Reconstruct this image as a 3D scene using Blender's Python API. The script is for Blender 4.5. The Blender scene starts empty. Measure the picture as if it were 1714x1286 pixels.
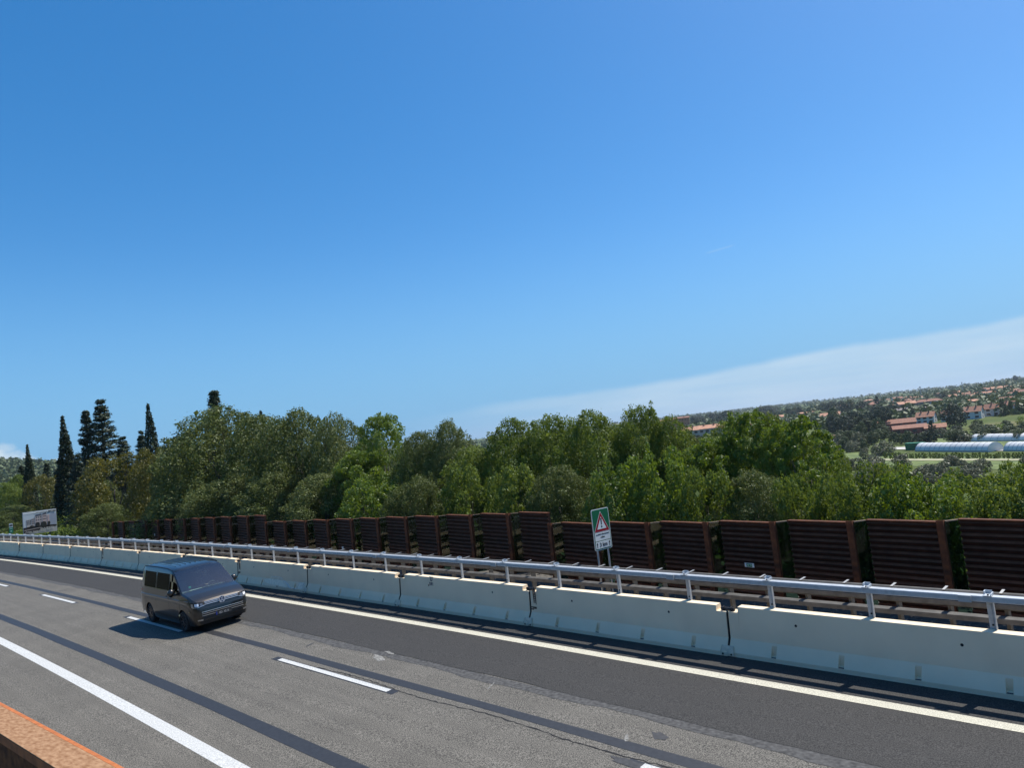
import bpy, bmesh, math, random
import numpy as np
from mathutils import Matrix, Vector
R = math.radians
rng = np.random.default_rng(7)
random.seed(7)
scene = bpy.context.scene
COL = scene.collection

# ------------------------------------------------------------------ camera, sky, sun, exposure
CAM_H, FOC, PITCH, ROLL = 5.440836, 1189.0, 0.0760891, -0.1081370     # FOC in pixels of a 1714 px wide picture
PHI, CURV, D0, BANK, GRADE = 0.7884336, 0.00104850, 9.3896913, 0.0309246, 0.0030691   # carriageway: heading, curvature, distance, crossfall, slope
_F = np.array([0, math.cos(PITCH), math.sin(PITCH)]); _U0 = np.array([0, -math.sin(PITCH), math.cos(PITCH)]); _R0 = np.array([1., 0, 0])
_R = _R0*math.cos(ROLL) + _U0*math.sin(ROLL); _U = -_R0*math.sin(ROLL) + _U0*math.cos(ROLL)
cam = bpy.data.cameras.new('camera'); camo = bpy.data.objects.new('camera', cam); COL.objects.link(camo)
cam.sensor_width = 36; cam.lens = FOC/1714*36; cam.clip_start = .05; cam.clip_end = 30000
camo.matrix_world = Matrix(((_R[0], _U[0], -_F[0], 0), (_R[1], _U[1], -_F[1], 0), (_R[2], _U[2], -_F[2], CAM_H), (0, 0, 0, 1)))
scene.camera = camo

def pixdir(u, v):
    d = _F + (u-857)/FOC*_R - (v-643)/FOC*_U
    return d/np.linalg.norm(d)

SUN_EL, SUN_AZ = R(56.9), math.atan2(.579, .299)       # azimuth from +Y towards +X
SUN_STRENGTH, SKY_STRENGTH, EXPOSURE = 5.0, 0.135, 0.30
w = bpy.data.worlds.new('World'); scene.world = w; w.use_nodes = True
def sky_nodes():
    nt = w.node_tree; N, L = nt.nodes, nt.links; N.clear()
    out = N.new('ShaderNodeOutputWorld'); bg = N.new('ShaderNodeBackground'); sky = N.new('ShaderNodeTexSky')
    sky.sky_type = 'NISHITA'; sky.sun_disc = False; sky.sun_elevation = SUN_EL; sky.sun_rotation = SUN_AZ
    sky.altitude = 100; sky.air_density = 0.9; sky.dust_density = 0.6; sky.ozone_density = 5.0
    bg.inputs[1].default_value = SKY_STRENGTH
    tc = N.new('ShaderNodeTexCoord'); sep = N.new('ShaderNodeSeparateXYZ'); L.new(tc.outputs['Generated'], sep.inputs[0])
    def m(op, a, b=None, c=None, clamp=False):
        n = N.new('ShaderNodeMath'); n.operation = op; n.use_clamp = clamp
        for i, x in enumerate((a, b, c)):
            if x is None: continue
            if isinstance(x, (int, float)): n.inputs[i].default_value = x
            else: L.new(x, n.inputs[i])
        return n.outputs[0]
    az = m('ARCTAN2', sep.outputs[0], sep.outputs[1]); el = m('ARCSINE', sep.outputs[2])
    def ae(u, v):
        d = pixdir(u, v); return math.atan2(d[0], d[1]), math.asin(d[2])
    a1, e1 = ae(1000, 650); a2, e2 = ae(1714, 520)
    k = (e2-e1)/(a2-a1)
    nz = N.new('ShaderNodeTexNoise'); nz.inputs['Scale'].default_value = 5; nz.inputs['Detail'].default_value = 5; L.new(tc.outputs['Generated'], nz.inputs['Vector'])
    wob = m('MULTIPLY', m('SUBTRACT', nz.outputs[0], .5), .03)
    edge = m('ADD', m('ADD', m('MULTIPLY', m('SUBTRACT', az, a1), k), e1), wob)
    below = m('SUBTRACT', edge, el)                                   # >0 under the upper edge of the high haze bank
    def ss(x, lo, hi):
        n = N.new('ShaderNodeMapRange'); n.interpolation_type = 'SMOOTHSTEP'; L.new(x, n.inputs[0]) if not isinstance(x, (int, float)) else None
        n.inputs[1].default_value = lo; n.inputs[2].default_value = hi; n.clamp = True; return n.outputs[0]
    band = m('MULTIPLY', ss(below, -.001, .010), ss(az, a1-.35, a1+.15))
    band = m('MULTIPLY', band, ss(az, 2.2, 1.0))
    # streaky texture of the bank
    mp = N.new('ShaderNodeMapping'); mp.inputs['Scale'].default_value = (3, 3, 30); L.new(tc.outputs['Generated'], mp.inputs[0])
    nz2 = N.new('ShaderNodeTexNoise'); nz2.inputs['Scale'].default_value = 2.2; nz2.inputs['Detail'].default_value = 6; L.new(mp.outputs[0], nz2.inputs['Vector'])
    bandf = m('MULTIPLY', band, m('MULTIPLY_ADD', nz2.outputs[0], .55, .15))
    # small cumulus low down
    puff = None
    for (u, v, rx, ry, amp) in ((-12, 783, 46, 26, .8), (8, 752, 14, 8, .45), (97, 776, 15, 7, .35), (40, 800, 40, 8, .25)):
        a, e = ae(u, v)
        q = m('ADD', m('POWER', m('MULTIPLY', m('SUBTRACT', az, a), FOC/rx), 2.), m('POWER', m('MULTIPLY', m('SUBTRACT', el, e), FOC/ry), 2.))
        nz3 = N.new('ShaderNodeTexNoise'); nz3.inputs['Scale'].default_value = 60; nz3.inputs['Detail'].default_value = 6; L.new(tc.outputs['Generated'], nz3.inputs['Vector'])
        q = m('ADD', q, m('MULTIPLY', m('SUBTRACT', nz3.outputs[0], .5), 2.6))
        p = m('MULTIPLY', ss(q, 1.5, .1), amp); puff = p if puff is None else m('MAXIMUM', puff, p)
    # faint contrail
    a1c, e1c = ae(1178, 425); a2c, e2c = ae(1232, 409); kc = (e2c-e1c)/(a2c-a1c)
    dist = m('ABSOLUTE', m('SUBTRACT', el, m('ADD', m('MULTIPLY', m('SUBTRACT', az, a1c), kc), e1c)))
    con = m('MULTIPLY', ss(dist, .0016, .0002), m('MULTIPLY', ss(az, a1c, a1c+.008), ss(az, a2c, a2c-.008)))
    tot = m('ADD', m('MAXIMUM', bandf, puff), m('MULTIPLY', con, .13), clamp=True)
    hs = N.new('ShaderNodeHueSaturation'); hs.inputs['Hue'].default_value = HUE; hs.inputs['Saturation'].default_value = SAT; gm = N.new('ShaderNodeGamma'); gm.inputs[1].default_value = GAM; L.new(sky.outputs[0], gm.inputs[0]); L.new(gm.outputs[0], hs.inputs['Color']); hs.inputs['Value'].default_value = VAL
    hz = N.new('ShaderNodeMix'); hz.data_type = 'RGBA'; L.new(m('MULTIPLY', ss(el, .30, -.01), HAZEMIX), hz.inputs[0]); L.new(hs.outputs[0], hz.inputs[6]); hz.inputs[7].default_value = HAZECOL
    mix = N.new('ShaderNodeMix'); mix.data_type = 'RGBA'; L.new(tot, mix.inputs[0]); L.new(hz.outputs[2], mix.inputs[6]); mix.inputs[7].default_value = CLOUDCOL
    L.new(mix.outputs[2], bg.inputs[0]); L.new(bg.outputs[0], out.inputs[0])
GAM, VAL = 0.76, 1.42
HAZEMIX, HAZECOL = .9, (.92, 2.6, 4.6, 1)
HUE, SAT, CLOUDCOL = 0.501, 1.5, (4.4, 5.0, 5.4, 1)
sky_nodes()
sd = Vector((math.sin(SUN_AZ)*math.cos(SUN_EL), math.cos(SUN_AZ)*math.cos(SUN_EL), math.sin(SUN_EL)))
sun = bpy.data.lights.new('sun', 'SUN'); sun.energy = SUN_STRENGTH; sun.angle = R(.53); sun.color = (1, .955, .88)
suno = bpy.data.objects.new('sun', sun); COL.objects.link(suno); suno.rotation_euler = sd.to_track_quat('Z', 'Y').to_euler(); suno.location = (0, 0, 60)
vs = scene.view_settings; vs.view_transform = 'Standard'; vs.look = 'None'; vs.exposure = EXPOSURE; vs.gamma = 1; vs.use_curve_mapping = False
try:
    scene.cycles.max_bounces = 6; scene.cycles.transparent_max_bounces = 8; scene.cycles.use_denoising = True
except Exception: pass

# ------------------------------------------------------------------ road coordinates: s along the road (grows to the left), o across (grows away from the camera)
_n = np.array([math.cos(PHI), math.sin(PHI)]); _t = np.array([-_n[1], _n[0]]); _C = _n*(D0-1/CURV)
def rp(s, o, z=0.):
    a = s*CURV; rad = 1/CURV+o
    xy = _C + rad*(math.cos(a)*_n + math.sin(a)*_t)
    return Vector((xy[0], xy[1], z+BANK*o+GRADE*s))
def rc(x, y):
    v = np.stack([np.asarray(x, float)-_C[0], np.asarray(y, float)-_C[1]], -1)
    return np.arctan2(v@_t, v@_n)/CURV, np.sqrt((v**2).sum(-1))-1/CURV
def frame(s, o, z=0., yaw=0., level=False):
    """local X along +s, local Y towards the camera side, Z up"""
    a = s*CURV; c, sn = math.cos(a), math.sin(a)
    n = Vector((*(c*_n+sn*_t), 0)); t = Vector((*(-sn*_n+c*_t), 0))
    X = t if level else (t+Vector((0, 0, GRADE))).normalized()
    Y = -n if level else -(n+Vector((0, 0, BANK))).normalized()
    Z = X.cross(Y).normalized(); Y = Z.cross(X)
    M = Matrix((X, Y, Z)).transposed().to_4x4(); M.translation = rp(s, o, z)
    return M @ Matrix.Rotation(yaw, 4, 'Z')

def sst(x, a, b):
    t = np.clip((x-a)/(b-a), 0, 1); return t*t*(3-2*t)
_pd = np.log([5, 30, 60, 120, 200, 320, 380, 430, 530, 700, 1000, 1600, 2500, 4000, 7000, 14000])
_pz = np.array([0, -2, -7, -14, -17.2, -17.2, -16.8, -16.2, -14.7, -12, -7.5, -2, 6, 22, 30, 10])
def terrain(x, y):
    x = np.asarray(x, float); y = np.asarray(y, float)
    s, o = rc(x, y); d = np.hypot(x, y)+1e-6; az = np.degrees(np.arctan2(x, y)); ld = np.log(np.clip(d, 5, 14000))
    zr = BANK*np.clip(o, -40, 13)+GRADE*np.clip(s, -80, 220)
    near = zr-.14
    far = np.interp(ld, _pd, _pz)
    far = far + 13*np.exp(-((az-5)/11.)**2)*np.exp(-((ld-math.log(520))/.42)**2)
    far = far + 62*np.exp(-((az+38)/9.)**2)*np.exp(-((ld-math.log(1500))/.35)**2)
    far = far + np.where(d > 600, 3*np.sin(x*.006+1)*np.sin(y*.0047), 0)*sst(d, 600, 1500)
    far = np.where(az < -8, np.maximum(far, -5), far) if np.ndim(az) else (max(far, -5) if az < -8 else far)
    k = sst(o, 11, 75)*sst(np.degrees(np.arctan2(x, y)), -95, -60)
    return near*(1-k)+far*k
def at(u, v, dmin=15.):
    """the ground point seen at a photograph pixel"""
    d = pixdir(u, v); t = np.geomspace(dmin, 9000, 3000)
    P = np.outer(t, d)+np.array([0, 0, CAM_H]); h = P[:, 2]-terrain(P[:, 0], P[:, 1])
    i = np.where(h < 0)[0]; i = i[0] if len(i) else len(t)-1
    return Vector(P[i])
def on_off(u, v, o):
    """the point of the upright surface at offset o from the lane line that is seen at a photograph pixel"""
    d = pixdir(u, v); t = np.geomspace(3, 900, 6000); P = np.outer(t, d)+np.array([0, 0, CAM_H])
    oo = rc(P[:, 0], P[:, 1])[1]; i = np.where(oo > o)[0]; i = i[0] if len(i) else len(t)-1
    return Vector(P[i])
def at_depth(u, v, dep):
    d = _F + (u-857)/FOC*_R - (v-643)/FOC*_U
    return Vector(d*dep+np.array([0, 0, CAM_H]))

# ------------------------------------------------------------------ materials
MATS = {}
def mat(name, col, rough=.6, metal=0., spec=.5, var=0., vscale=3., bump=0., bscale=40., col2=None, coat=0., stretch=None, detail=4):
    if name in MATS: return MATS[name]
    m = bpy.data.materials.new(name); m.use_nodes = True; nt = m.node_tree; b = nt.nodes['Principled BSDF']
    b.inputs['Roughness'].default_value = rough; b.inputs['Metallic'].default_value = metal; b.inputs['Specular IOR Level'].default_value = spec
    if coat: b.inputs['Coat Weight'].default_value = coat; b.inputs['Coat Roughness'].default_value = .06
    tc = nt.nodes.new('ShaderNodeTexCoord'); src = tc.outputs['Object']
    if stretch:
        mp = nt.nodes.new('ShaderNodeMapping'); mp.inputs['Scale'].default_value = stretch; nt.links.new(src, mp.inputs[0]); src = mp.outputs[0]
    c1 = (*col, 1)
    if var or col2:
        nz = nt.nodes.new('ShaderNodeTexNoise'); nz.inputs['Scale'].default_value = vscale; nz.inputs['Detail'].default_value = detail; nt.links.new(src, nz.inputs['Vector'])
        rp_ = nt.nodes.new('ShaderNodeValToRGB'); e = rp_.color_ramp.elements
        lo = tuple(x*(1-var) for x in col); hi = col2 if col2 else tuple(min(1, x*(1+var)) for x in col)
        e[0].position = .32; e[1].position = .68; e[0].color = (*lo, 1); e[1].color = (*hi, 1)
        nt.links.new(nz.outputs[0], rp_.inputs[0]); nt.links.new(rp_.outputs[0], b.inputs['Base Color'])
    else: b.inputs['Base Color'].default_value = c1
    if bump:
        nb = nt.nodes.new('ShaderNodeTexNoise'); nb.inputs['Scale'].default_value = bscale; nb.inputs['Detail'].default_value = 4; nt.links.new(src, nb.inputs['Vector'])
        bp = nt.nodes.new('ShaderNodeBump'); bp.inputs['Strength'].default_value = bump; bp.inputs['Distance'].default_value = .02
        nt.links.new(nb.outputs[0], bp.inputs['Height']); nt.links.new(bp.outputs[0], b.inputs['Normal'])
    MATS[name] = m; return m
def asphalt(name, dark, light, grain, patch=.15):
    m = bpy.data.materials.new(name); m.use_nodes = True; nt = m.node_tree; N, L = nt.nodes, nt.links; b = N['Principled BSDF']
    b.inputs['Roughness'].default_value = .82; b.inputs['Specular IOR Level'].default_value = .3
    tc = N.new('ShaderNodeTexCoord')
    n1 = N.new('ShaderNodeTexNoise'); n1.inputs['Scale'].default_value = grain; n1.inputs['Detail'].default_value = 2; n1.inputs['Roughness'].default_value = .8; L.new(tc.outputs['Object'], n1.inputs['Vector'])
    r1 = N.new('ShaderNodeValToRGB'); e = r1.color_ramp.elements; e[0].position = .36; e[1].position = .66; e[0].color = (*dark, 1); e[1].color = (*light, 1); L.new(n1.outputs[0], r1.inputs[0])
    n2 = N.new('ShaderNodeTexNoise'); n2.inputs['Scale'].default_value = .55; n2.inputs['Detail'].default_value = 5; L.new(tc.outputs['Object'], n2.inputs['Vector'])
    # long streaks along the lane (u along, v across)
    uv = N.new('ShaderNodeUVMap'); mp = N.new('ShaderNodeMapping'); mp.inputs['Scale'].default_value = (.03, 2.2, 1); L.new(uv.outputs[0], mp.inputs[0])
    n3 = N.new('ShaderNodeTexNoise'); n3.inputs['Scale'].default_value = 1.6; n3.inputs['Detail'].default_value = 4; L.new(mp.outputs[0], n3.inputs['Vector'])
    ad = N.new('ShaderNodeMath'); ad.operation = 'ADD'; L.new(n2.outputs[0], ad.inputs[0]); L.new(n3.outputs[0], ad.inputs[1])
    mr = N.new('ShaderNodeMapRange'); mr.inputs[1].default_value = .6; mr.inputs[2].default_value = 1.4; mr.inputs[3].default_value = 1-patch; mr.inputs[4].default_value = 1+patch; L.new(ad.outputs[0], mr.inputs[0])
    mx = N.new('ShaderNodeMix'); mx.data_type = 'RGBA'; mx.blend_type = 'MULTIPLY'; mx.inputs[0].default_value = 1; L.new(r1.outputs[0], mx.inputs[6]); L.new(mr.outputs[0], mx.inputs[7])
    L.new(mx.outputs[2], b.inputs['Base Color'])
    bp = N.new('ShaderNodeBump'); bp.inputs['Strength'].default_value = .25; bp.inputs['Distance'].default_value = .004; L.new(n1.outputs[0], bp.inputs['Height']); L.new(bp.outputs[0], b.inputs['Normal'])
    return m
def leafmat(name, cols, rough=.45, trans=.3, spec=.5):
    m = bpy.data.materials.new(name); m.use_nodes = True; nt = m.node_tree; N, L = nt.nodes, nt.links; b = N['Principled BSDF']; out = N['Material Output']
    g = N.new('ShaderNodeNewGeometry'); tc = N.new('ShaderNodeTexCoord'); oi = N.new('ShaderNodeObjectInfo')
    nz = N.new('ShaderNodeTexNoise'); nz.inputs['Scale'].default_value = .55; nz.inputs['Detail'].default_value = 3; L.new(tc.outputs['Object'], nz.inputs['Vector'])
    a = N.new('ShaderNodeMath'); a.operation = 'MULTIPLY_ADD'; a.inputs[1].default_value = .45; L.new(g.outputs['Random Per Island'], a.inputs[0])
    mr = N.new('ShaderNodeMapRange'); mr.inputs[1].default_value = .3; mr.inputs[2].default_value = .7; mr.inputs[3].default_value = 0; mr.inputs[4].default_value = .42; L.new(nz.outputs[0], mr.inputs[0])
    a2 = N.new('ShaderNodeMath'); a2.operation = 'MULTIPLY_ADD'; a2.inputs[1].default_value = .22; L.new(oi.outputs['Random'], a2.inputs[0]); L.new(mr.outputs[0], a2.inputs[2])
    L.new(a2.outputs[0], a.inputs[2])
    r = N.new('ShaderNodeValToRGB'); e = r.color_ramp.elements; e[0].color = (*cols[0], 1); e[1].color = (*cols[-1], 1)
    for i, c in enumerate(cols[1:-1]): e.new((i+1)/(len(cols)-1)).color = (*c, 1)
    L.new(a.outputs[0], r.inputs[0]); L.new(r.outputs[0], b.inputs['Base Color'])
    b.inputs['Roughness'].default_value = rough; b.inputs['Specular IOR Level'].default_value = spec
    tr = N.new('ShaderNodeBsdfTranslucent'); hs = N.new('ShaderNodeHueSaturation'); hs.inputs['Hue'].default_value = .48; hs.inputs['Saturation'].default_value = 1.15; hs.inputs['Value'].default_value = 1.5
    L.new(r.outputs[0], hs.inputs['Color']); L.new(hs.outputs[0], tr.inputs[0])
    mx = N.new('ShaderNodeMixShader'); mx.inputs[0].default_value = trans; L.new(b.outputs[0], mx.inputs[1]); L.new(tr.outputs[0], mx.inputs[2]); L.new(mx.outputs[0], out.inputs[0])
    return m
def glassmat(name, tint, refl=.12, rough=.02, ior=1.25):
    m = bpy.data.materials.new(name); m.use_nodes = True; nt = m.node_tree; N, L = nt.nodes, nt.links; N.clear()
    out = N.new('ShaderNodeOutputMaterial'); tr = N.new('ShaderNodeBsdfTransparent'); tr.inputs[0].default_value = (*tint, 1)
    gl = N.new('ShaderNodeBsdfGlossy'); gl.inputs['Roughness'].default_value = rough; gl.inputs[0].default_value = (1, 1, 1, 1)
    fr = N.new('ShaderNodeFresnel'); fr.inputs[0].default_value = ior; ad = N.new('ShaderNodeMath'); ad.operation = 'ADD'; ad.use_clamp = True; ad.inputs[1].default_value = refl-.04; L.new(fr.outputs[0], ad.inputs[0])
    mx = N.new('ShaderNodeMixShader'); L.new(ad.outputs[0], mx.inputs[0]); L.new(tr.outputs[0], mx.inputs[1]); L.new(gl.outputs[0], mx.inputs[2]); L.new(mx.outputs[0], out.inputs[0])
    MATS[name] = m; return m

M_old = asphalt('worn_asphalt', (.017, .016, .0135), (.240, .221, .186), 48, .18)
M_new = asphalt('fresh_asphalt', (.008, .008, .008), (.078, .074, .068), 52, .08)
M_seal = mat('bitumen_stripe', (.026, .0265, .029), .55, var=.2, vscale=14, bump=.15, bscale=90)
M_white = mat('road_paint_white', (.36, .36, .34), .7, vscale=34, bump=.2, bscale=70, col2=(.68, .68, .65), detail=8)
M_cream = mat('road_paint_cream', (.50, .46, .35), .75, var=.35, vscale=55, bump=.4, bscale=60, col2=(.70, .66, .52))
M_conc = mat('precast_concrete', (.84, .68, .47), .8, var=.05, vscale=1.3, bump=.08, bscale=60, detail=6)
M_concp = mat('patched_concrete', (.88, .77, .58), .85, var=.12, vscale=9)
M_hole = mat('dark_hole', (.012, .012, .013), .9)
M_galv = mat('galvanised_steel', (.47, .49, .50), .5, .35, var=.10, vscale=14)
M_grey = mat('weathered_grey_steel', (.105, .10, .092), .65, .1, .3, var=.25, vscale=6)
M_rust = mat('weathering_steel', (.085, .028, .012), .8, .0, .3, var=.4, vscale=5, col2=(.16, .05, .018), bump=.1)
M_slat = mat('shaded_louvre', (.030, .012, .008), .65, 0, .25, var=.3, vscale=4)  # louvre faces painted darker, standing for the shade between the ledges
M_lip = mat('lit_louvre_lip', (.16, .060, .030), .7, 0, .3, var=.35, vscale=3)  # upward ledges painted brighter, the light on them put into the colour
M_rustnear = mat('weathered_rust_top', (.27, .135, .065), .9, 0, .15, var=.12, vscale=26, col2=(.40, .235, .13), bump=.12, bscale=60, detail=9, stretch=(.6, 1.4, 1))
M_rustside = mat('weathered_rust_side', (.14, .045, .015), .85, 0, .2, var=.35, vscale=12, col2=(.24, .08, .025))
M_glass = glassmat('noise_wall_glass', (.30, .42, .39), .05)
M_asph2 = asphalt('upper_asphalt', (.03, .03, .03), (.16, .155, .15), 34)
M_dirt = mat('gravel_ground', (.10, .092, .08), .95, var=.4, vscale=9, bump=.6, bscale=25)
M_stone = mat('gravel_stone', (.22, .205, .18), .9, var=.4, vscale=5)
M_bark = mat('bark', (.075, .062, .05), .9, var=.4, vscale=7, bump=.5, bscale=18)
M_barkp = mat('pale_bark', (.14, .125, .10), .9, var=.4, vscale=7, bump=.5, bscale=18)
L_oak = leafmat("holm_oak_leaf", [(0.042, 0.060, 0.014), (0.078, 0.104, 0.026), (0.127, 0.155, 0.048), (0.195, 0.218, 0.094)], .55, .24, .25)
L_oakb = leafmat("olive_green_leaf", [(0.045, 0.071, 0.012), (0.087, 0.130, 0.025), (0.137, 0.185, 0.040), (0.185, 0.230, 0.064)], .55, .34, .22)
L_bright = leafmat('bright_green_leaf', [(0.048, 0.081, 0.014), (0.092, 0.145, 0.023), (0.139, 0.205, 0.035), (0.188, 0.246, 0.057)], .5, .35, .4)
L_yel = leafmat('yellow_green_leaf', [(.045, .050, .009), (.085, .088, .014), (.125, .118, .020), (.15, .135, .03)], .5, .3, .4)
L_cyp = leafmat('cypress_needle', [(0.011, 0.020, 0.010), (0.023, 0.037, 0.017), (0.041, 0.060, 0.025)], .6, .05, .3)
L_con = leafmat('conifer_needle', [(0.017, 0.030, 0.017), (0.034, 0.054, 0.028), (0.058, 0.083, 0.043)], .55, .08, .4)
L_olive = leafmat('olive_leaf', [(.075, .085, .040), (.115, .125, .065), (.165, .172, .10)], .5, .15, .4)
L_far = leafmat('far_green_leaf', [(.042, .060, .020), (.070, .096, .030), (.100, .130, .042)], .6, .1, .3)
L_fard = leafmat('far_dark_leaf', [(.022, .036, .018), (.036, .056, .026), (.052, .074, .034)], .6, .05, .3)

# ------------------------------------------------------------------ mesh helpers
class MB:
    def __init__(s): s.v = []; s.f = []; s.mi = []; s.m = 0
    def add(s, vs, fs, m=None):
        b = len(s.v); s.v += [tuple(x) for x in vs]; s.f += [tuple(i+b for i in f) for f in fs]; s.mi += [s.m if m is None else m]*len(fs); return s
    def box(s, x0, x1, y0, y1, z0, z1, M=None, m=None):
        vs = [Vector(p) for p in ((x0, y0, z0), (x1, y0, z0), (x1, y1, z0), (x0, y1, z0), (x0, y0, z1), (x1, y0, z1), (x1, y1, z1), (x0, y1, z1))]
        if M is not None: vs = [M @ p for p in vs]
        return s.add(vs, [(3, 2, 1, 0), (4, 5, 6, 7), (0, 1, 5, 4), (1, 2, 6, 5), (2, 3, 7, 6), (3, 0, 4, 7)], m)
    def tube(s, pts, rad, n=8, m=None, cap=True):
        pts = [Vector(p) for p in pts]; rad = rad if hasattr(rad, '__len__') else [rad]*len(pts); vs = []; fs = []
        for i, p in enumerate(pts):
            d = (pts[min(i+1, len(pts)-1)]-pts[max(i-1, 0)]).normalized(); a = d.orthogonal().normalized() if i == 0 else (a-d*a.dot(d)).normalized(); b = d.cross(a)
            vs += [p+(a*math.cos(2*math.pi*k/n)+b*math.sin(2*math.pi*k/n))*rad[i] for k in range(n)]
        for i in range(len(pts)-1): fs += [(i*n+k, i*n+(k+1) % n, (i+1)*n+(k+1) % n, (i+1)*n+k) for k in range(n)]
        if cap: fs += [tuple(range(n-1, -1, -1)), tuple((len(pts)-1)*n+k for k in range(n))]
        return s.add(vs, fs, m)
    def loft(s, rings, closed=True, caps=True, m=None):
        n = len(rings[0]); vs = [p for r in rings for p in r]; fs = []
        for i in range(len(rings)-1):
            for k in range(n if closed else n-1): fs.append((i*n+k, i*n+(k+1) % n, (i+1)*n+(k+1) % n, (i+1)*n+k))
        if caps and closed: fs += [tuple(range(n-1, -1, -1)), tuple((len(rings)-1)*n+k for k in range(n))]
        return s.add(vs, fs, m)
    def prism(s, poly, d, m=None):
        """poly of 3-D points extruded by the vector d"""
        p = [Vector(q) for q in poly]; d = Vector(d); return s.loft([p, [q+d for q in p]], m=m)
    def disc(s, c, r, ax, th, n=16, m=None):
        c = Vector(c); ax = Vector(ax).normalized(); a = ax.orthogonal().normalized(); b = ax.cross(a)
        ring = lambda q, rr: [q+(a*math.cos(2*math.pi*k/n)+b*math.sin(2*math.pi*k/n))*rr for k in range(n)]
        return s.loft([ring(c, r), ring(c+ax*th, r)], m=m)
    def mesh(s, name, mats, smooth=False):
        me = bpy.data.meshes.new(name); me.from_pydata([tuple(v) for v in s.v], [], s.f)
        for m in (mats if isinstance(mats, (list, tuple)) else [mats]): me.materials.append(m)
        me.polygons.foreach_set('material_index', s.mi)
        if smooth: me.polygons.foreach_set('use_smooth', [True]*len(s.f))
        bm = bmesh.new(); bm.from_mesh(me); bmesh.ops.recalc_face_normals(bm, faces=bm.faces); bm.to_mesh(me); bm.free()
        return me
    def obj(s, name, mats, parent=None, smooth=False, bevel=0, M=None):
        o = link(name, s.mesh(name, mats, smooth), parent, M)
        if bevel:
            md = o.modifiers.new('bevel', 'BEVEL'); md.width = bevel; md.segments = 2; md.limit_method = 'ANGLE'; md.angle_limit = R(35)
        return o
def link(name, data, parent=None, M=None):
    o = bpy.data.objects.new(name, data); COL.objects.link(o)
    if parent is not None: o.parent = parent
    if M is not None: o.matrix_basis = M
    return o
def tag(o, label=None, cat=None, group=None, kind=None):
    for k, v in (('label', label), ('category', cat), ('group', group), ('kind', kind)):
        if v: o[k] = v
    return o
def thing(name, label, cat, M=None, group=None):
    o = bpy.data.objects.new(name, None); COL.objects.link(o); o.empty_display_size = .3
    if M is not None: o.matrix_world = M
    return tag(o, label, cat, group)
def structure(name, me_or_mb, mats=None):
    return tag(link(name, me_or_mb), kind='structure') if mats is None else tag(me_or_mb.obj(name, mats), kind='structure')
def copy_tree(root, M=None):
    c = root.copy(); COL.objects.link(c)
    if M is not None: c.matrix_world = M
    for ch in root.children:
        d = ch.copy(); COL.objects.link(d); d.parent = c
        for g in ch.children:
            e = g.copy(); COL.objects.link(e); e.parent = d
    return c
FONT = None
def text_mesh(body, size, depth=.002, bold=0., align='CENTER'):
    cu = bpy.data.curves.new('lettering', 'FONT'); cu.body = body; cu.size = size; cu.extrude = depth; cu.align_x = align; cu.align_y = 'CENTER'; cu.offset = bold; cu.resolution_u = 3
    o = bpy.data.objects.new('lettering', cu); COL.objects.link(o); dg = bpy.context.evaluated_depsgraph_get(); dg.update()
    me = bpy.data.meshes.new_from_object(o.evaluated_get(dg)); bpy.data.objects.remove(o); return me
def lettering(body, size, m, parent, M, bold=0., depth=.002, align='CENTER', name='lettering'):
    me = text_mesh(body, size, depth, bold, align); me.materials.clear(); me.materials.append(m); return link(name, me, parent, M)
ORD = ['first', 'second', 'third', 'fourth', 'fifth', 'sixth', 'seventh', 'eighth', 'ninth', 'tenth', 'eleventh', 'twelfth', 'thirteenth', 'fourteenth', 'fifteenth', 'sixteenth', 'seventeenth', 'eighteenth', 'nineteenth', 'twentieth']

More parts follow.
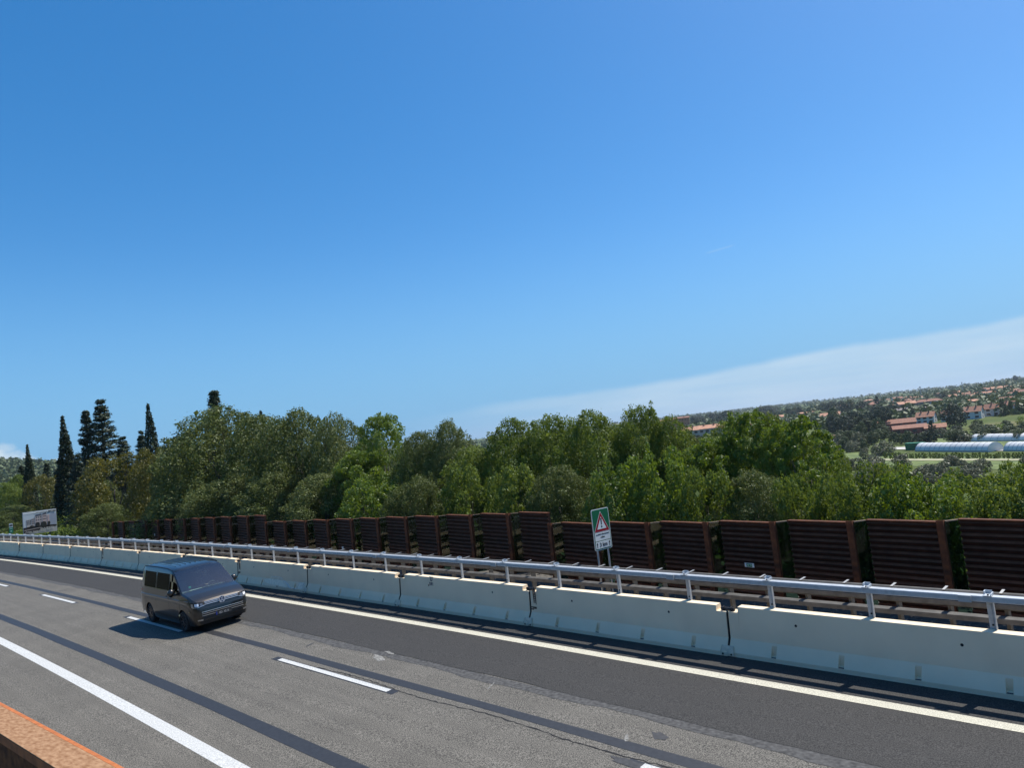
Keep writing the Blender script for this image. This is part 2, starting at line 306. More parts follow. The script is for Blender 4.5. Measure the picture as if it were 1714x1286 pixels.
# ------------------------------------------------------------------ ground, roads, markings
def ground():
    azs = np.concatenate([np.arange(-180, -60, 4.), np.arange(-60, 60, .8), np.arange(60, 180, 4.)]); ds = np.concatenate([[1.5], np.geomspace(4, 13000, 150)])
    A, D = np.meshgrid(np.radians(azs), ds, indexing='ij'); X = np.sin(A)*D; Y = np.cos(A)*D; Z = terrain(X, Y)
    na, nd = A.shape; v = np.stack([X, Y, Z], -1).reshape(-1, 3); f = []
    for i in range(na):
        j = (i+1) % na
        for k in range(nd-1): f.append((i*nd+k, i*nd+k+1, j*nd+k+1, j*nd+k))
    f.append(tuple(i*nd for i in range(na-1, -1, -1)))
    me = bpy.data.meshes.new('ground'); me.from_pydata(v.tolist(), [], f); me.polygons.foreach_set('use_smooth', [True]*len(f))
    m = bpy.data.materials.new('meadow_ground'); m.use_nodes = True; nt = m.node_tree; N, L = nt.nodes, nt.links; b = N['Principled BSDF']; b.inputs['Roughness'].default_value = .95; b.inputs['Specular IOR Level'].default_value = .1
    tc = N.new('ShaderNodeTexCoord'); n1 = N.new('ShaderNodeTexNoise'); n1.inputs['Scale'].default_value = .012; n1.inputs['Detail'].default_value = 3; L.new(tc.outputs['Object'], n1.inputs['Vector'])
    r1 = N.new('ShaderNodeValToRGB'); e = r1.color_ramp.elements; e[0].position = .35; e[0].color = (.055, .085, .018, 1); e[1].position = .62; e[1].color = (.10, .12, .035, 1); e.new(.72).color = (.17, .15, .07, 1); L.new(n1.outputs[0], r1.inputs[0])
    n2 = N.new('ShaderNodeTexNoise'); n2.inputs['Scale'].default_value = .9; n2.inputs['Detail'].default_value = 6; L.new(tc.outputs['Object'], n2.inputs['Vector'])
    mr = N.new('ShaderNodeMapRange'); mr.inputs[3].default_value = .55; mr.inputs[4].default_value = 1.4; L.new(n2.outputs[0], mr.inputs[0])
    mx = N.new('ShaderNodeMix'); mx.data_type = 'RGBA'; mx.blend_type = 'MULTIPLY'; mx.inputs[0].default_value = 1; L.new(r1.outputs[0], mx.inputs[6]); L.new(mr.outputs[0], mx.inputs[7]); L.new(mx.outputs[2], b.inputs['Base Color'])
    me.materials.append(m); structure('ground', me)
ground()
def strip(name, o0, o1, z, m, s0=-70., s1=230., ds=2., wob=None, thick=0.):
    """a band of the road between two offsets, lying z above the carriageway plane"""
    n = int((s1-s0)/ds)+1; ss = np.linspace(s0, s1, n); v = []; f = []; uv = []
    for i, s in enumerate(ss):
        a = o0+(wob(s) if wob else 0); v += [tuple(rp(s, a, z)), tuple(rp(s, o1, z))]; uv += [(s, a), (s, o1)]
        if i: f.append((2*i-2, 2*i, 2*i+1, 2*i-1))
    me = bpy.data.meshes.new(name); me.from_pydata(v, [], f); me.materials.append(m)
    ul = me.uv_layers.new(name='uv')
    for li, lp in enumerate(me.loops): ul.data[li].uv = uv[lp.vertex_index]
    bm = bmesh.new(); bm.from_mesh(me); bmesh.ops.recalc_face_normals(bm, faces=bm.faces)
    if sum(q.normal.z for q in bm.faces) < 0: bmesh.ops.reverse_faces(bm, faces=bm.faces)
    bm.to_mesh(me); bm.free()
    return structure(name, me)
strip('road', -7.45, 6.6, 0., M_old)
wn = lambda s: .012*math.sin(s*1.7)+.012*math.sin(s*.61+1)+.008*math.sin(s*6.1)+(-.035 if math.sin(s*.23) > .6 else 0)
strip('resurfaced_lane', 1.72, 6.55, .008, M_new, ds=.4, wob=wn)
M_seam = mat('sanded_joint', (.17, .165, .15), .9, var=.5, vscale=22)
M_seam2 = mat('dirty_joint', (.065, .063, .06), .9, var=.5, vscale=12)
strip('joint_band', 1.42, 1.70, .004, M_seam2, ds=.4, wob=lambda s: .035*math.sin(s*2.3)+.04*math.sin(s*.9)+.02*math.sin(s*7))
strip('edge_line', 3.69, 3.95, .014, M_cream)
strip('shoulder_line', -3.90, -3.60, .005, M_white)
strip('lane_seal', -2.73, -2.41, .004, M_seal, ds=1., wob=lambda s: .012*math.sin(s*.8))
strip('joint_seal', .32, .58, .004, M_seal, ds=1., wob=lambda s: .015*math.sin(s*.7))
DASH0 = 19.313
for k in range(-6, 14):
    s1 = DASH0+12*k
    strip('lane_dash_base', -.105, .105, .004, M_seal, s1-5.35, s1+.3, .5)
    strip('lane_dash', -.075, .075, .0085, M_white, s1-5.1, s1, .5)
strip('gravel_verge', 6.6, 11.2, .02, M_dirt, s0=-40, s1=150)

# scars, patches and cracks in the old surface
def scar(u, v, L, Wd, ang, m, name):
    d = pixdir(u, v)
    for t in np.linspace(5, 90, 8000):
        p = d*t+np.array([0, 0, CAM_H]); s, o = rc(p[0], p[1])
        if p[2] < BANK*o+GRADE*s: break
    pts = []; r_ = random.Random(int(u*7+v))
    for k in range(14):
        a = 2*math.pi*k/14; q = r_.uniform(.6, 1.15); x = L/2*math.cos(a)*q; y = Wd/2*math.sin(a)*q
        pts.append(rp(s+x*math.cos(ang)-y*math.sin(ang), o+x*math.sin(ang)+y*math.cos(ang), .0125 if o > 1.6 else .006))
    mb = MB(); mb.add(pts, [tuple(range(14))]); me = mb.mesh(name, m)
    if me.polygons[0].normal.z < 0: me.flip_normals()
    structure(name, me)
M_scar = mat('scraped_surface', (.14, .135, .12), .9, var=.5, vscale=24, col2=(.33, .32, .29))
M_patch = mat('bitumen_patch', (.045, .045, .047), .8, var=.3, vscale=12)
for a in ((634, 1103, .75, .22, .3, M_scar, 'scraped_mark'), (822, 1149, .42, .05, 1.2, M_scar, 'scraped_mark'), (1049, 1238, .3, .1, 1.0, M_scar, 'scraped_mark'), (197, 1000, .8, .05, 1.1, M_scar, 'scraped_mark'),
          (155, 991, .5, .05, 1.1, M_scar, 'scraped_mark'), (652, 1094, .5, .12, .2, M_scar, 'scraped_mark'),
          (1103, 1234, .42, .26, .4, M_patch, 'road_patch'), (519, 1080, .45, .1, 1.2, M_patch, 'road_patch'), (108, 988, 1.1, .06, 1.2, M_patch, 'road_patch'), (1052, 1278, .9, .22, .0, M_patch, 'road_patch'), (88, 983, .5, .04, 1.2, M_patch, 'road_patch')): scar(*a)
def crack():
    r_ = random.Random(3); v = []; f = []; s = 5.
    while s < 18:
        o = .14+.05*math.sin(s*1.3)+r_.uniform(-.025, .025); wd = r_.uniform(.004, .02); v += [rp(s, o-wd, .0055), rp(s, o+wd, .0055)]; s += .12
    for i in range(len(v)//2-1): f.append((2*i, 2*i+1, 2*i+3, 2*i+2))
    mb = MB(); mb.add(v, f); me = mb.mesh('road_crack', M_hole)
    structure('road_crack', me)
crack()

# gravel stones beyond the barrier
def gravel():
    mb = MB(); r_ = random.Random(5)
    for i in range(2600):
        s = r_.uniform(-4, 40) if r_.random() < .8 else r_.uniform(40, 80); o = r_.uniform(7.3, 8.9); c = rp(s, o, .03); q = r_.uniform(.015, .05)
        vs = [c+Vector((r_.uniform(-1, 1), r_.uniform(-1, 1), r_.uniform(-.4, 1)))*q for _ in range(5)]
        mb.add(vs, [(0, 1, 2), (0, 2, 3), (0, 3, 4), (1, 2, 4), (2, 3, 4), (0, 1, 4)])
    tag(mb.obj('gravel', M_stone), kind='stuff')
gravel()

# ------------------------------------------------------------------ concrete barrier segments
J0, JL = 8.383, 6.0199
def barrier_mesh():
    L = JL-.008; G = .10
    def prof(x, top=1.045, slot=False):
        y = lambda o: -(o-5.2)                                # local Y points to the camera side
        f = 5.2-4.885
        mid = (.195, .125) if slot else (.245, .225); m2 = (.188, .322) if slot else (.187, .326)
        top_y = .10 if top > 1 else .118
        pts = [(f, .0), (f, .10), (mid[0], mid[1]), m2, (.165, .365), (top_y, top), (-top_y, top), (-.165, .365), (-f, .10), (-f, .0)]
        return [Vector((x, a, b)) for a, b in pts]
    xs = [(.008, .925, 0), (.24, .925, 0), (.2402, 1.045, 0)]
    for c in (.85, 2.25, 3.62, 5.0): xs += [(c-.055, 1.045, 0), (c-.0545, 1.045, 1), (c+.0545, 1.045, 1), (c+.055, 1.045, 0)]
    xs += [(5.78, 1.045, 0), (5.7802, .925, 0), (L, .925, 0)]
    mb = MB(); mb.loft([prof(a, b, c) for a, b, c in xs])
    return mb.mesh('concrete_barrier', M_conc)
BM = barrier_mesh()
hb = MB()
hb.disc((0, .1195, .78), .028, (0, 1, .1), .006, 14)
HOLE = hb.mesh('bolt_hole', M_hole)
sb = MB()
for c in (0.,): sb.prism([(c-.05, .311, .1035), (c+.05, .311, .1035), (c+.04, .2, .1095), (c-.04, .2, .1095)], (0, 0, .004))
SLOTD = sb.mesh('drain_slot_floor', mat('slot_floor_dark', (.07, .07, .072), .9, var=.5, vscale=20))  # darker plate on the floor of each slot
fb = MB(); fb.loft([[Vector((x, a, b)) for a, b in ((.30, .03), (.30, .10), (.155, .362), (.108, .91), (-.108, .91), (-.155, .362), (-.30, .10), (-.30, .03))] for x in (-.0075, .0075)]); FILL = fb.mesh('joint_gap_blocker', mat('dark_joint', (.03, .03, .03), .9))  # added dark plate that stops light showing through the joint gap
cb = MB(); cb.tube([(-.16, .02, .965), (.16, .02, .965)], .035, 10); cb.disc((-.11, .02, .965), .06, (1, 0, 0), .03, 6); cb.disc((.08, .02, .965), .06, (1, 0, 0), .03, 6)
COUP = cb.mesh('coupling_bar', mat('dark_coupler', (.05, .05, .05), .5, .7))
pb = MB(); pb.prism([(-.16, .318, .02), (.16, .318, .02), (.16, .318, .10), (.14, .252, .225), (-.14, .252, .225), (-.16, .318, .10)], (0, .008, .004))
pb.disc((-.1, .325, .06), .02, (0, 1, 0), .01, 8, 1); pb.disc((.1, .325, .06), .02, (0, 1, 0), .01, 8, 1)
PLATE = pb.mesh('joint_plate', [mat('joint_plate_grey', (.66, .55, .40), .7, var=.15, vscale=8), M_hole])
spec_label = {-2: 'white concrete barrier segment nearest the camera, beyond the right picture edge', -1: 'near white concrete barrier segment between the right picture edge and the widest joint notch', 0: 'white concrete barrier segment with a rusty bracket at its left end, below the warning sign',
              1: 'white concrete barrier segment with a small marker plate reading U 591', 2: 'white concrete barrier segment between the marker-plate segment and the scraped one', 3: 'white concrete barrier segment with pale scraped repair patches on its foot'}
M_ladder = mat('rusty_bracket', (.10, .062, .045), .8, var=.5, vscale=30)
for k in range(-2, 13):
    s = J0+JL*k
    lab = spec_label.get(k) or f'white concrete barrier segment, {ORD[k-4]} one to the left of the segment with scraped patches'
    o = link('concrete_barrier', BM, None, frame(s, 5.2)); tag(o, lab, 'road barrier', 'concrete barrier segments along the carriageway')
    [link('bolt_hole', HOLE, o, Matrix.Translation((x, 0, 0))) for x in (1.5, 4.5)]; [link('slot_floor', SLOTD, o, Matrix.Translation((x, 0, 0))) for x in (.85, 2.25, 3.62, 5.0)]; link('joint_gap_blocker', FILL, o); link('coupling_bar', COUP, o); link('joint_plate', PLATE, o)
    if k in (1, 4, 7, 10):
        b = MB(); x = -.20
        b.box(x-.05, x-.03, .122, .130, .50, .99); b.box(x+.035, x+.055, .118, .126, .50, .99)
        for q in range(9): b.box(x-.03, x+.035, .124, .128, .52+q*.05, .545+q*.05)
        b.box(x-.05, x+.055, .132, .14, .43, .51); b.box(x+.06, x+.20, .134, .142, .42, .455); b.box(x+.06, x+.20, .131, .139, .48, .51); b.box(x+.07, x+.10, .133, .141, .455, .48); b.box(x+.15, x+.19, .133, .141, .455, .48)
        tag(b.obj('anchor_bracket', M_ladder, o), 'rusty brown ladder-like bracket')
    if k == 1:
        p = MB(); x = 4.35
        Mp = Matrix.Translation((x, .1045, .90)) @ Matrix.Rotation(math.pi, 4, 'Z') @ Matrix.Rotation(R(90-5.5), 4, 'X')
        p.box(-.11, .11, -.16, .16, .0, .006); mp = p.obj('marker_plate', mat('plate_pale', (.42, .43, .45), .5), o, M=Mp)
        q = MB()
        for (x0, x1, y0, y1) in ((-.11, .11, .145, .155), (-.11, .11, -.005, .008), (-.11, .11, -.158, -.148), (-.11, -.10, -.15, .15), (.10, .11, -.15, .15)): q.box(x0, x1, y0, y1, .006, .008)
        navy = mat('navy_print', (.012, .016, .05), .6)
        q.obj('plate_border', navy, mp); lettering('U', .17, navy, mp, Matrix.Translation((0, .075, .0075)), .008); lettering('591', .145, navy, mp, Matrix.Translation((0, -.075, .0075)), .006)
    if k == 3:
        def skirt(x, t):       # t 0 foot top .. 1 skirt top .. 2 mid face
            if t <= 1: return Vector((x, .320-(.15*t), .102+.265*t))+Vector((0, .004, .004))
            return Vector((x, .169-.02*(t-1), .367+.25*(t-1)))+Vector((0, .004, 0))
        r_ = random.Random(4)
        def patch(pts, nm, mm):
            b = MB(); P = [skirt(x, t) for x, t in pts]; b.loft([P, [p+Vector((0, .002, .002)) for p in P]]); b.obj(nm, mm, o)
        patch([(.12, .15), (.62, .1), (.62, .75), (.60, 1.0), (.2, 1.0), (.12, .6)], 'repair_patch', mat('pale_patch', (.84, .74, .58), .9, var=.2, vscale=7))
        patch([(1.15, .05), (2.9, .25), (3.35, .45), (3.45, .75), (3.2, .98), (1.9, .98), (1.5, .6)], 'repair_patch', M_concp)
        patch([(1.95, 1.02), (3.15, 1.02), (2.95, 1.35), (2.4, 1.5), (2.05, 1.35)], 'repair_patch', M_concp)
        for pts in ([(1.0, .02), (1.35, .15), (1.5, .5), (1.9, .95), (1.86, 1.0), (1.42, .62), (1.2, .3)], [(1.9, 1.02), (2.02, 1.4), (2.4, 1.55), (2.95, 1.4), (2.9, 1.36), (2.42, 1.49), (2.08, 1.35)], [(.62, .05), (.98, .1), (1.3, .06), (1.3, .12), (.95, .19), (.62, .12)]):
            patch(pts, 'scraped_edge', mat('chipped_white', (.90, .85, .74), .9, var=.3, vscale=14))

# ------------------------------------------------------------------ galvanised rail on the barrier
def sweep(name, prof, s0, s1, m, parent, ds=2., z0=0.):
    mb = MB(); n = int((s1-s0)/ds)+1; mb.loft([[rp(s, a, b+z0) for a, b in prof] for s in np.linspace(s0, s1, n)]); return mb.obj(name, m, parent)
rail = thing('guard_rail', 'shiny galvanised steel rail on posts along the top of the white concrete barrier', 'guard rail')
sweep('rail_beam', [(5.112, 1.55), (5.104, 1.558), (5.104, 1.645), (5.112, 1.654), (5.24, 1.654), (5.248, 1.646), (5.248, 1.558), (5.24, 1.55)], -10.64, 88., M_galv, rail)
js = MB(); js.box(-.10, .10, .045, .102, 1.545, 1.6605)
JS = js.mesh('rail_sleeve', mat('galvanised_steel_dull', (.40, .42, .43), .5, .35, var=.1, vscale=20))
for k in range(-1, 15): link('rail_sleeve', JS, rail, frame(3.36+6.02*k+.35, 5.2))
pm = MB()                                               # open sigma section post, bolted to the back of the barrier
for (x0, x1, y0, y1) in ((-.06, .06, -.125, -.119), (-.06, -.054, -.119, -.055), (.054, .06, -.185, -.125), (-.06, -.045, -.060, -.054), (.04, .06, -.190, -.184), (-.012, .012, -.119, -.109)): pm.box(x0, x1, y0, y1, .78, 1.70)
pm.disc((0, -.105, 1.12), .018, (0, 1, 0), .014, 8, 1)
POST = pm.mesh('post', [M_galv, M_hole])
cm = MB(); cm.box(-.075, .055, -.13, .07, 1.662, 1.672); cm.box(-.075, -.06, -.13, .07, 1.672, 1.70); cm.box(.035, .055, -.13, -.02, 1.672, 1.725); cm.box(-.06, .05, -.118, -.112, 1.60, 1.73)
cm.disc((-.02, .03, 1.672), .016, (0, 0, 1), .02, 6, 1); cm.box(-.05, .05, -.10, -.048, 1.545, 1.60)
CLAMP = cm.mesh('clamp', [mat('galvanised_bright', (.58, .61, .63), .4, .4, var=.1, vscale=30), M_hole])
for k in range(-5, 40):
    p = link('post', POST, rail, frame(3.38+2.0067*k, 5.2)); link('clamp', CLAMP, p)

# ------------------------------------------------------------------ grey guard rail on the verge
gr = thing('guard_rail', 'dull grey double guard rail on the gravel verge behind the concrete barrier', 'guard rail')
wv = [(7.06, .86), (7.0, .90), (7.0, .985), (7.06, 1.02), (7.06, 1.07), (7.0, 1.10), (7.0, 1.15), (7.05, 1.19), (7.12, 1.19), (7.12, 1.17), (7.07, 1.155), (7.03, 1.13), (7.085, 1.08), (7.085, 1.01), (7.03, .955), (7.08, .88)]
sweep('upper_beam', wv, -12, 92, M_grey, gr)
sweep('lower_rail', [(7.02, .60), (7.02, .70), (7.09, .72), (7.16, .72), (7.16, .60)], -12, 92, M_grey, gr)
gp = MB(); gp.box(-.03, .03, -.26, -.16, 0, 1.12); gp.box(-.045, -.03, -.3, -.12, 0, 1.12); gp.box(-.025, .025, -.16, -.07, .62, .70)
GP = gp.mesh('post', M_grey)
gc = MB(); gc.box(-.025, .025, -.22, .07, 1.195, 1.207)
GC = gc.mesh('spacer', mat('pale_spacer', (.45, .45, .44), .5, .6))
for k in range(-6, 64):
    p = link('post', GP, gr, frame(4.55+.98*k, 7.1)); link('spacer', GC, p)

# ------------------------------------------------------------------ noise wall: louvred panels set in a sawtooth, glass returns between them
PL, DG, DO, PH = 1.66, .30, .28, 2.15
def panel_mesh():
    L = math.hypot(2.0-DG, DO)-.06; mb = MB(); n = 15; h = PH/n; rings = []
    pr = [(.0, 0.)]
    for i in range(n):
        z = i*h; pr += [(.004, z+.004), (.082, z+h*.60), (.082, z+h*.66), (.006, z+h*.96)]
    pr += [(.0, PH), (-.06, PH), (-.06, 0)]
    mb.loft([[Vector((x, a, b)) for a, b in pr] for x in (0, L)])
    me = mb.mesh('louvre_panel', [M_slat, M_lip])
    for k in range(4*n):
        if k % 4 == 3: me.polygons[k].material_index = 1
    return me, L
PANEL, PLEN = panel_mesh()
cp = MB(); cp.box(0, PLEN, -.075, .085, PH+.001, PH+.03); CAP = cp.mesh('panel_cap', M_rust)
gl = MB(); gl.box(0, 1, -.008, .008, 0, PH); GLASS = gl.mesh('glass_pane', M_glass)
gcap = MB(); gcap.box(0, 1, -.03, .03, PH+.001, PH+.026); GCAP = gcap.mesh('glass_cap', mat('dull_rust_cap', (.20, .13, .08), .7, var=.3, vscale=8))
po = MB(); po.box(-.075, -.068, -.07, .07, 0, PH+.04); po.box(.068, .075, -.07, .07, 0, PH+.04); po.box(-.068, .068, -.005, .005, 0, PH+.04); po.box(-.075, .075, .07, .08, 0, PH+.04)
NPOST = po.mesh('post', M_rust)
secs = [('C', [4.942+1.985*k for k in range(-5, 7)], 2.263, -.015, 'lowest, near section of the brown louvred noise wall with glass strips, behind the triangle sign'),
        ('B', [18.829+2.028*k for k in range(10)], 2.784, -.0225, 'middle section of the brown louvred noise wall, stepped above the near section'),
        ('A', [39.1+2.084*k for k in range(11)], 2.981, -.018, 'far section of the brown louvred noise wall, ending beside the dark trees near the billboard')]
WALL = {}
for nm, posts, c0, c1, lab in secs:
    root = thing('noise_wall', lab, 'noise wall', frame(posts[len(posts)//2], 9.0, 0, level=True), 'stepped sections of the brown noise wall')
    inv = root.matrix_world.inverted()
    for i, s in enumerate(posts):
        zt = c0+c1*s; zb = zt-PH; F = frame(s, 9.0, zb, level=True)
        link('post', NPOST, root, inv @ F)
        last = (nm == 'C' and i == 0)
        # glass return: from the post back and towards smaller s
        a = rp(s-.08, 9.02, zb); b = rp(s-DG, 9.0+DO, zb)
        d = (b-a); ln = math.hypot(d.x, d.y); M = Matrix.Translation(a) @ Matrix.Rotation(math.atan2(d.y, d.x), 4, 'Z') @ Matrix.Diagonal((ln, 1, 1, 1))
        g = link('glass_pane', GLASS, root, inv @ M); link('glass_cap', GCAP, g)
        # panel: from the far end of the glass to the next post
        s2 = posts[i-1] if i else s-2.0; zt2 = c0+c1*(s-1); zb2 = zt2-PH
        a = rp(s2+.07, 9.0+.03, zb2); b = rp(s-DG-.02, 9.0+DO, zb2); d = b-a; ln = math.hypot(d.x, d.y)
        # local Y of the panel must face the camera side
        M = Matrix.Translation(a) @ Matrix.Rotation(math.atan2(d.y, d.x), 4, 'Z') @ Matrix.Diagonal((ln/PLEN, 1, 1, 1))
        if not last or True:
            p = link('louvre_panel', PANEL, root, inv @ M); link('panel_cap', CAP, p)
        WALL[(nm, i)] = (root, inv, M, ln)
# closing post at the far end of the wall
# small plates fixed to panels
def wall_plate(key, fx, fz, wd, ht, label, green=True):
    root, inv, M, ln = WALL[key]; sc = Matrix.Diagonal((PLEN/ln, 1, 1, 1))
    T = M @ Matrix.Translation((PLEN*fx, .086, PH*fz)) @ sc
    b = MB(); b.box(-wd/2, wd/2, 0, .012, -ht/2, ht/2); o = b.obj('wall_sign', mat('sign_white', (.62, .64, .63), .45), None, M=T); tag(o, label, 'sign')
    if green:
        c = MB(); c.box(-wd*.30, wd*.30, .012, .016, -ht*.42, ht*.36); c.obj('green_field', mat('sign_green', (.004, .12, .06), .4), o)
        c = MB(); A = mat('sign_mark', (.35, .55, .42), .5)
        c.box(-.07, -.045, .016, .018, -.02, .03); c.box(-.045, .0, .016, .018, .0, .012); c.box(.02, .06, .016, .018, -.02, .02); c.obj('pictogram', A, o)
    return o

# ------------------------------------------------------------------ triangle warning sign
def warning_sign():
    s0, o0 = 13.9, 8.0; base = rp(s0, o0, 0); yaw = .70
    M = Matrix.Translation(base) @ Matrix.Rotation(yaw, 4, 'Z')
    r = thing('road_sign', 'green-bordered road sign with a red triangle and exclamation mark, on two posts', 'road sign', M)
    Wd, z0, z1 = .76, 1.47, 2.715; zc = (z0+z1)/2; H = z1-z0
    G = mat('sign_green_dark', (.004, .115, .05), .4); Wt = mat('sign_reflective_white', (.62, .66, .65), .4); Rd = mat('sign_red', (.30, .006, .012), .4); Bk = mat('sign_black', (.006, .007, .009), .5)
    def rr(w_, h_, r_, y, th, cz=zc, cx=0):
        pts = []
        for qx, qz, a0 in ((1, 1, 0), (-1, 1, 90), (-1, -1, 180), (1, -1, 270)):
            for k in range(5): a = R(a0+22.5*k); pts.append((cx+qx*(w_/2-r_)+r_*math.cos(a), y, cz+qz*(h_/2-r_)+r_*math.sin(a)))
        return pts
    def pl(nm, pts, th, m, par): b = MB(); b.prism(pts, (0, -th, 0)); return b.obj(nm, m, par)
    back = pl('plate', rr(Wd, H, .05, .0, .02), .02, mat('sign_back_grey', (.35, .36, .37), .5, .4), r)
    pl('border', rr(Wd-.004, H-.004, .05, -.0205, .002), .002, Wt, back)
    pl('green_field', rr(Wd-.045, H-.045, .04, -.0235, .002), .002, G, back)
    tw = lambda hw, zb_, zt_, y: [(-hw, y, zb_), (hw, y, zb_), (0, y, zt_)]
    tz0, tz1 = z0+.545, z1-.075
    pl('triangle_rim', tw(.345, tz0, tz1, -.0265), .002, Wt, back); pl('red_triangle', tw(.322, tz0+.014, tz1-.028, -.0290), .002, Rd, back); pl('white_triangle', tw(.205, tz0+.085, tz1-.165, -.0315), .002, Wt, back)
    b = MB(); b.prism([(-.017, -.034, tz0+.215), (.017, -.034, tz0+.215), (.027, -.034, tz0+.41), (-.027, -.034, tz0+.41)], (0, -.002, 0)); b.disc((0, -.034, tz0+.155), .03, (0, -1, 0), .002, 14); b.obj('exclamation_mark', Bk, back)
    pl('text_panel', [(-.335, -.0265, z0+.285), (.335, -.0265, z0+.285), (.335, -.0265, z0+.535), (-.335, -.0265, z0+.535)], .002, Wt, back)
    pl('distance_panel', [(-.335, -.0265, z0+.05), (.335, -.0265, z0+.05), (.335, -.0265, z0+.265), (-.335, -.0265, z0+.265)], .002, Wt, back)
    T = lambda x, z: Matrix.Translation((x, -.030, z)) @ Matrix.Rotation(R(90), 4, 'X')
    lettering('possibili rallentamenti', .066, Bk, back, T(0, z0+.475), .001); lettering('traffico', .066, Bk, back, T(0, z0+.385), .002); lettering('3 km', .165, Bk, back, T(0, z0+.155), .004)
    for x in (-.27, .27):
        b = MB(); b.box(x-.013, x+.013, -.031, -.029, z0+.075, z0+.19); b.prism([(x-.035, -.029, z0+.175), (x+.035, -.029, z0+.175), (x, -.029, z0+.245)], (0, -.002, 0)); b.obj('arrow', Bk, back)
    for x in (-.235, .235):
        b = MB(); b.tube([(x, .032, -.15), (x, .032, z1-.1)], .03, 10); p = b.obj('post', mat('pale_post', (.42, .43, .43), .5, .5), r)
        c = MB()
        for zz in (z0+.2, z1-.3): c.box(x-.045, x+.045, .0, .066, zz-.02, zz+.02)
        c.obj('bracket', M_grey, p)
warning_sign()

# ------------------------------------------------------------------ the near weathering-steel guard rail and the upper road it stands on
def near_rail():
    zt = CAM_H-2.0
    def pt(u, v):
        d = pixdir(u, v); return Vector(d*((zt-CAM_H)/d[2])+np.array([0, 0, CAM_H]))
    A, B = pt(0, 1176.6), pt(205.7, 1286); C = pt(0, 1230.5)
    ax = (B-A).normalized(); side = ax.cross(Vector((0, 0, 1))).normalized()
    if side.dot(C-A) < 0: side = -side                     # side points towards the camera
    wdt = (C-A).dot(side)
    O = A; X = ax; M = Matrix((X, side, Vector((0, 0, 1)))).transposed().to_4x4(); M.translation = O - Vector((0, 0, 1.0))
    if X.cross(side).z < 0: X = -X; M = Matrix((X, side, Vector((0, 0, 1)))).transposed().to_4x4(); M.translation = O - Vector((0, 0, 1.0))
    r = thing('guard_rail', 'rusty orange weathering-steel guard rail close to the camera in the corner', 'guard rail', M)
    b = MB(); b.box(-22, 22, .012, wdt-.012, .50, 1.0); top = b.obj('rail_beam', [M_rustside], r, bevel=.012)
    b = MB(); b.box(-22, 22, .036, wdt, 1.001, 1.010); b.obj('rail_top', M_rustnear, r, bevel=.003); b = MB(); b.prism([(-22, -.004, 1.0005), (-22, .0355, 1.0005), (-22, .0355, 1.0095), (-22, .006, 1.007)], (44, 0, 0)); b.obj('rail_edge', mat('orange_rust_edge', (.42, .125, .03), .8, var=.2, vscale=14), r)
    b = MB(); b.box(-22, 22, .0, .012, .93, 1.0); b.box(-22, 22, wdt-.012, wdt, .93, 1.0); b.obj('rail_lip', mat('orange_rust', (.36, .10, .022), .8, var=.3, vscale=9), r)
    pb = MB(); pb.box(-.05, .05, .05, wdt-.05, 0, .50); P = pb.mesh('post', M_rustside)
    for k in range(-10, 11): link('post', P, r, Matrix.Translation((k*2.+.7, 0, 0)))
    # upper carriageway and its retaining wall
    zl = -.002
    w_ = MB(); w_.box(-60, 60, -.28, .0, -3.1, .12); o = w_.obj('retaining_wall', mat('dimmed_concrete', (.045, .05, .035), .9, var=.4, vscale=2), None, M=M.copy()); tag(o, 'grey concrete retaining wall under the rusty guard rail', 'wall')  # concrete colour darkened so the van windows reflect a dim wall
    d = MB(); d.add([(-60, 0, zl), (60, 0, zl), (60, 14, zl), (-60, 14, zl)], [(0, 1, 2, 3)]); o = d.obj('upper_road', M_asph2, None, M=M.copy()); tag(o, kind='structure')
    return wdt
near_rail()
#@@MORE
# ------------------------------------------------------------------ trees: crowns of many leaf faces on a tapered trunk with limbs
def leaf_mesh(name, P, Nn, size, m, asp=.55, jit=.9, along=None, sj=.35):
    n = len(P); Nn = Nn+rng.normal(0, jit, (n, 3)); Nn /= np.linalg.norm(Nn, axis=1)[:, None]+1e-9
    t = rng.normal(0, 1, (n, 3)) if along is None else along+rng.normal(0, .35, (n, 3))
    t -= Nn*(t*Nn).sum(1)[:, None]; t /= np.linalg.norm(t, axis=1)[:, None]+1e-9; b = np.cross(Nn, t)
    sz = size*np.exp(rng.normal(0, sj, n))[:, None]; h = t*sz*.5; wv = b*sz*.5*asp
    V = np.stack([P-h, P+wv+h*.1, P+h, P-wv+h*.1], 1).reshape(-1, 3)
    me = bpy.data.meshes.new(name); me.vertices.add(4*n); me.loops.add(4*n); me.polygons.add(n)
    me.vertices.foreach_set('co', V.astype(np.float32).ravel()); me.loops.foreach_set('vertex_index', np.arange(4*n, dtype=np.int32))
    me.polygons.foreach_set('loop_start', np.arange(0, 4*n, 4, dtype=np.int32)); me.update(calc_edges=True); me.materials.append(m); return me
def sphere_dirs(n):
    d = rng.normal(0, 1, (n, 3)); return d/np.linalg.norm(d, axis=1)[:, None]
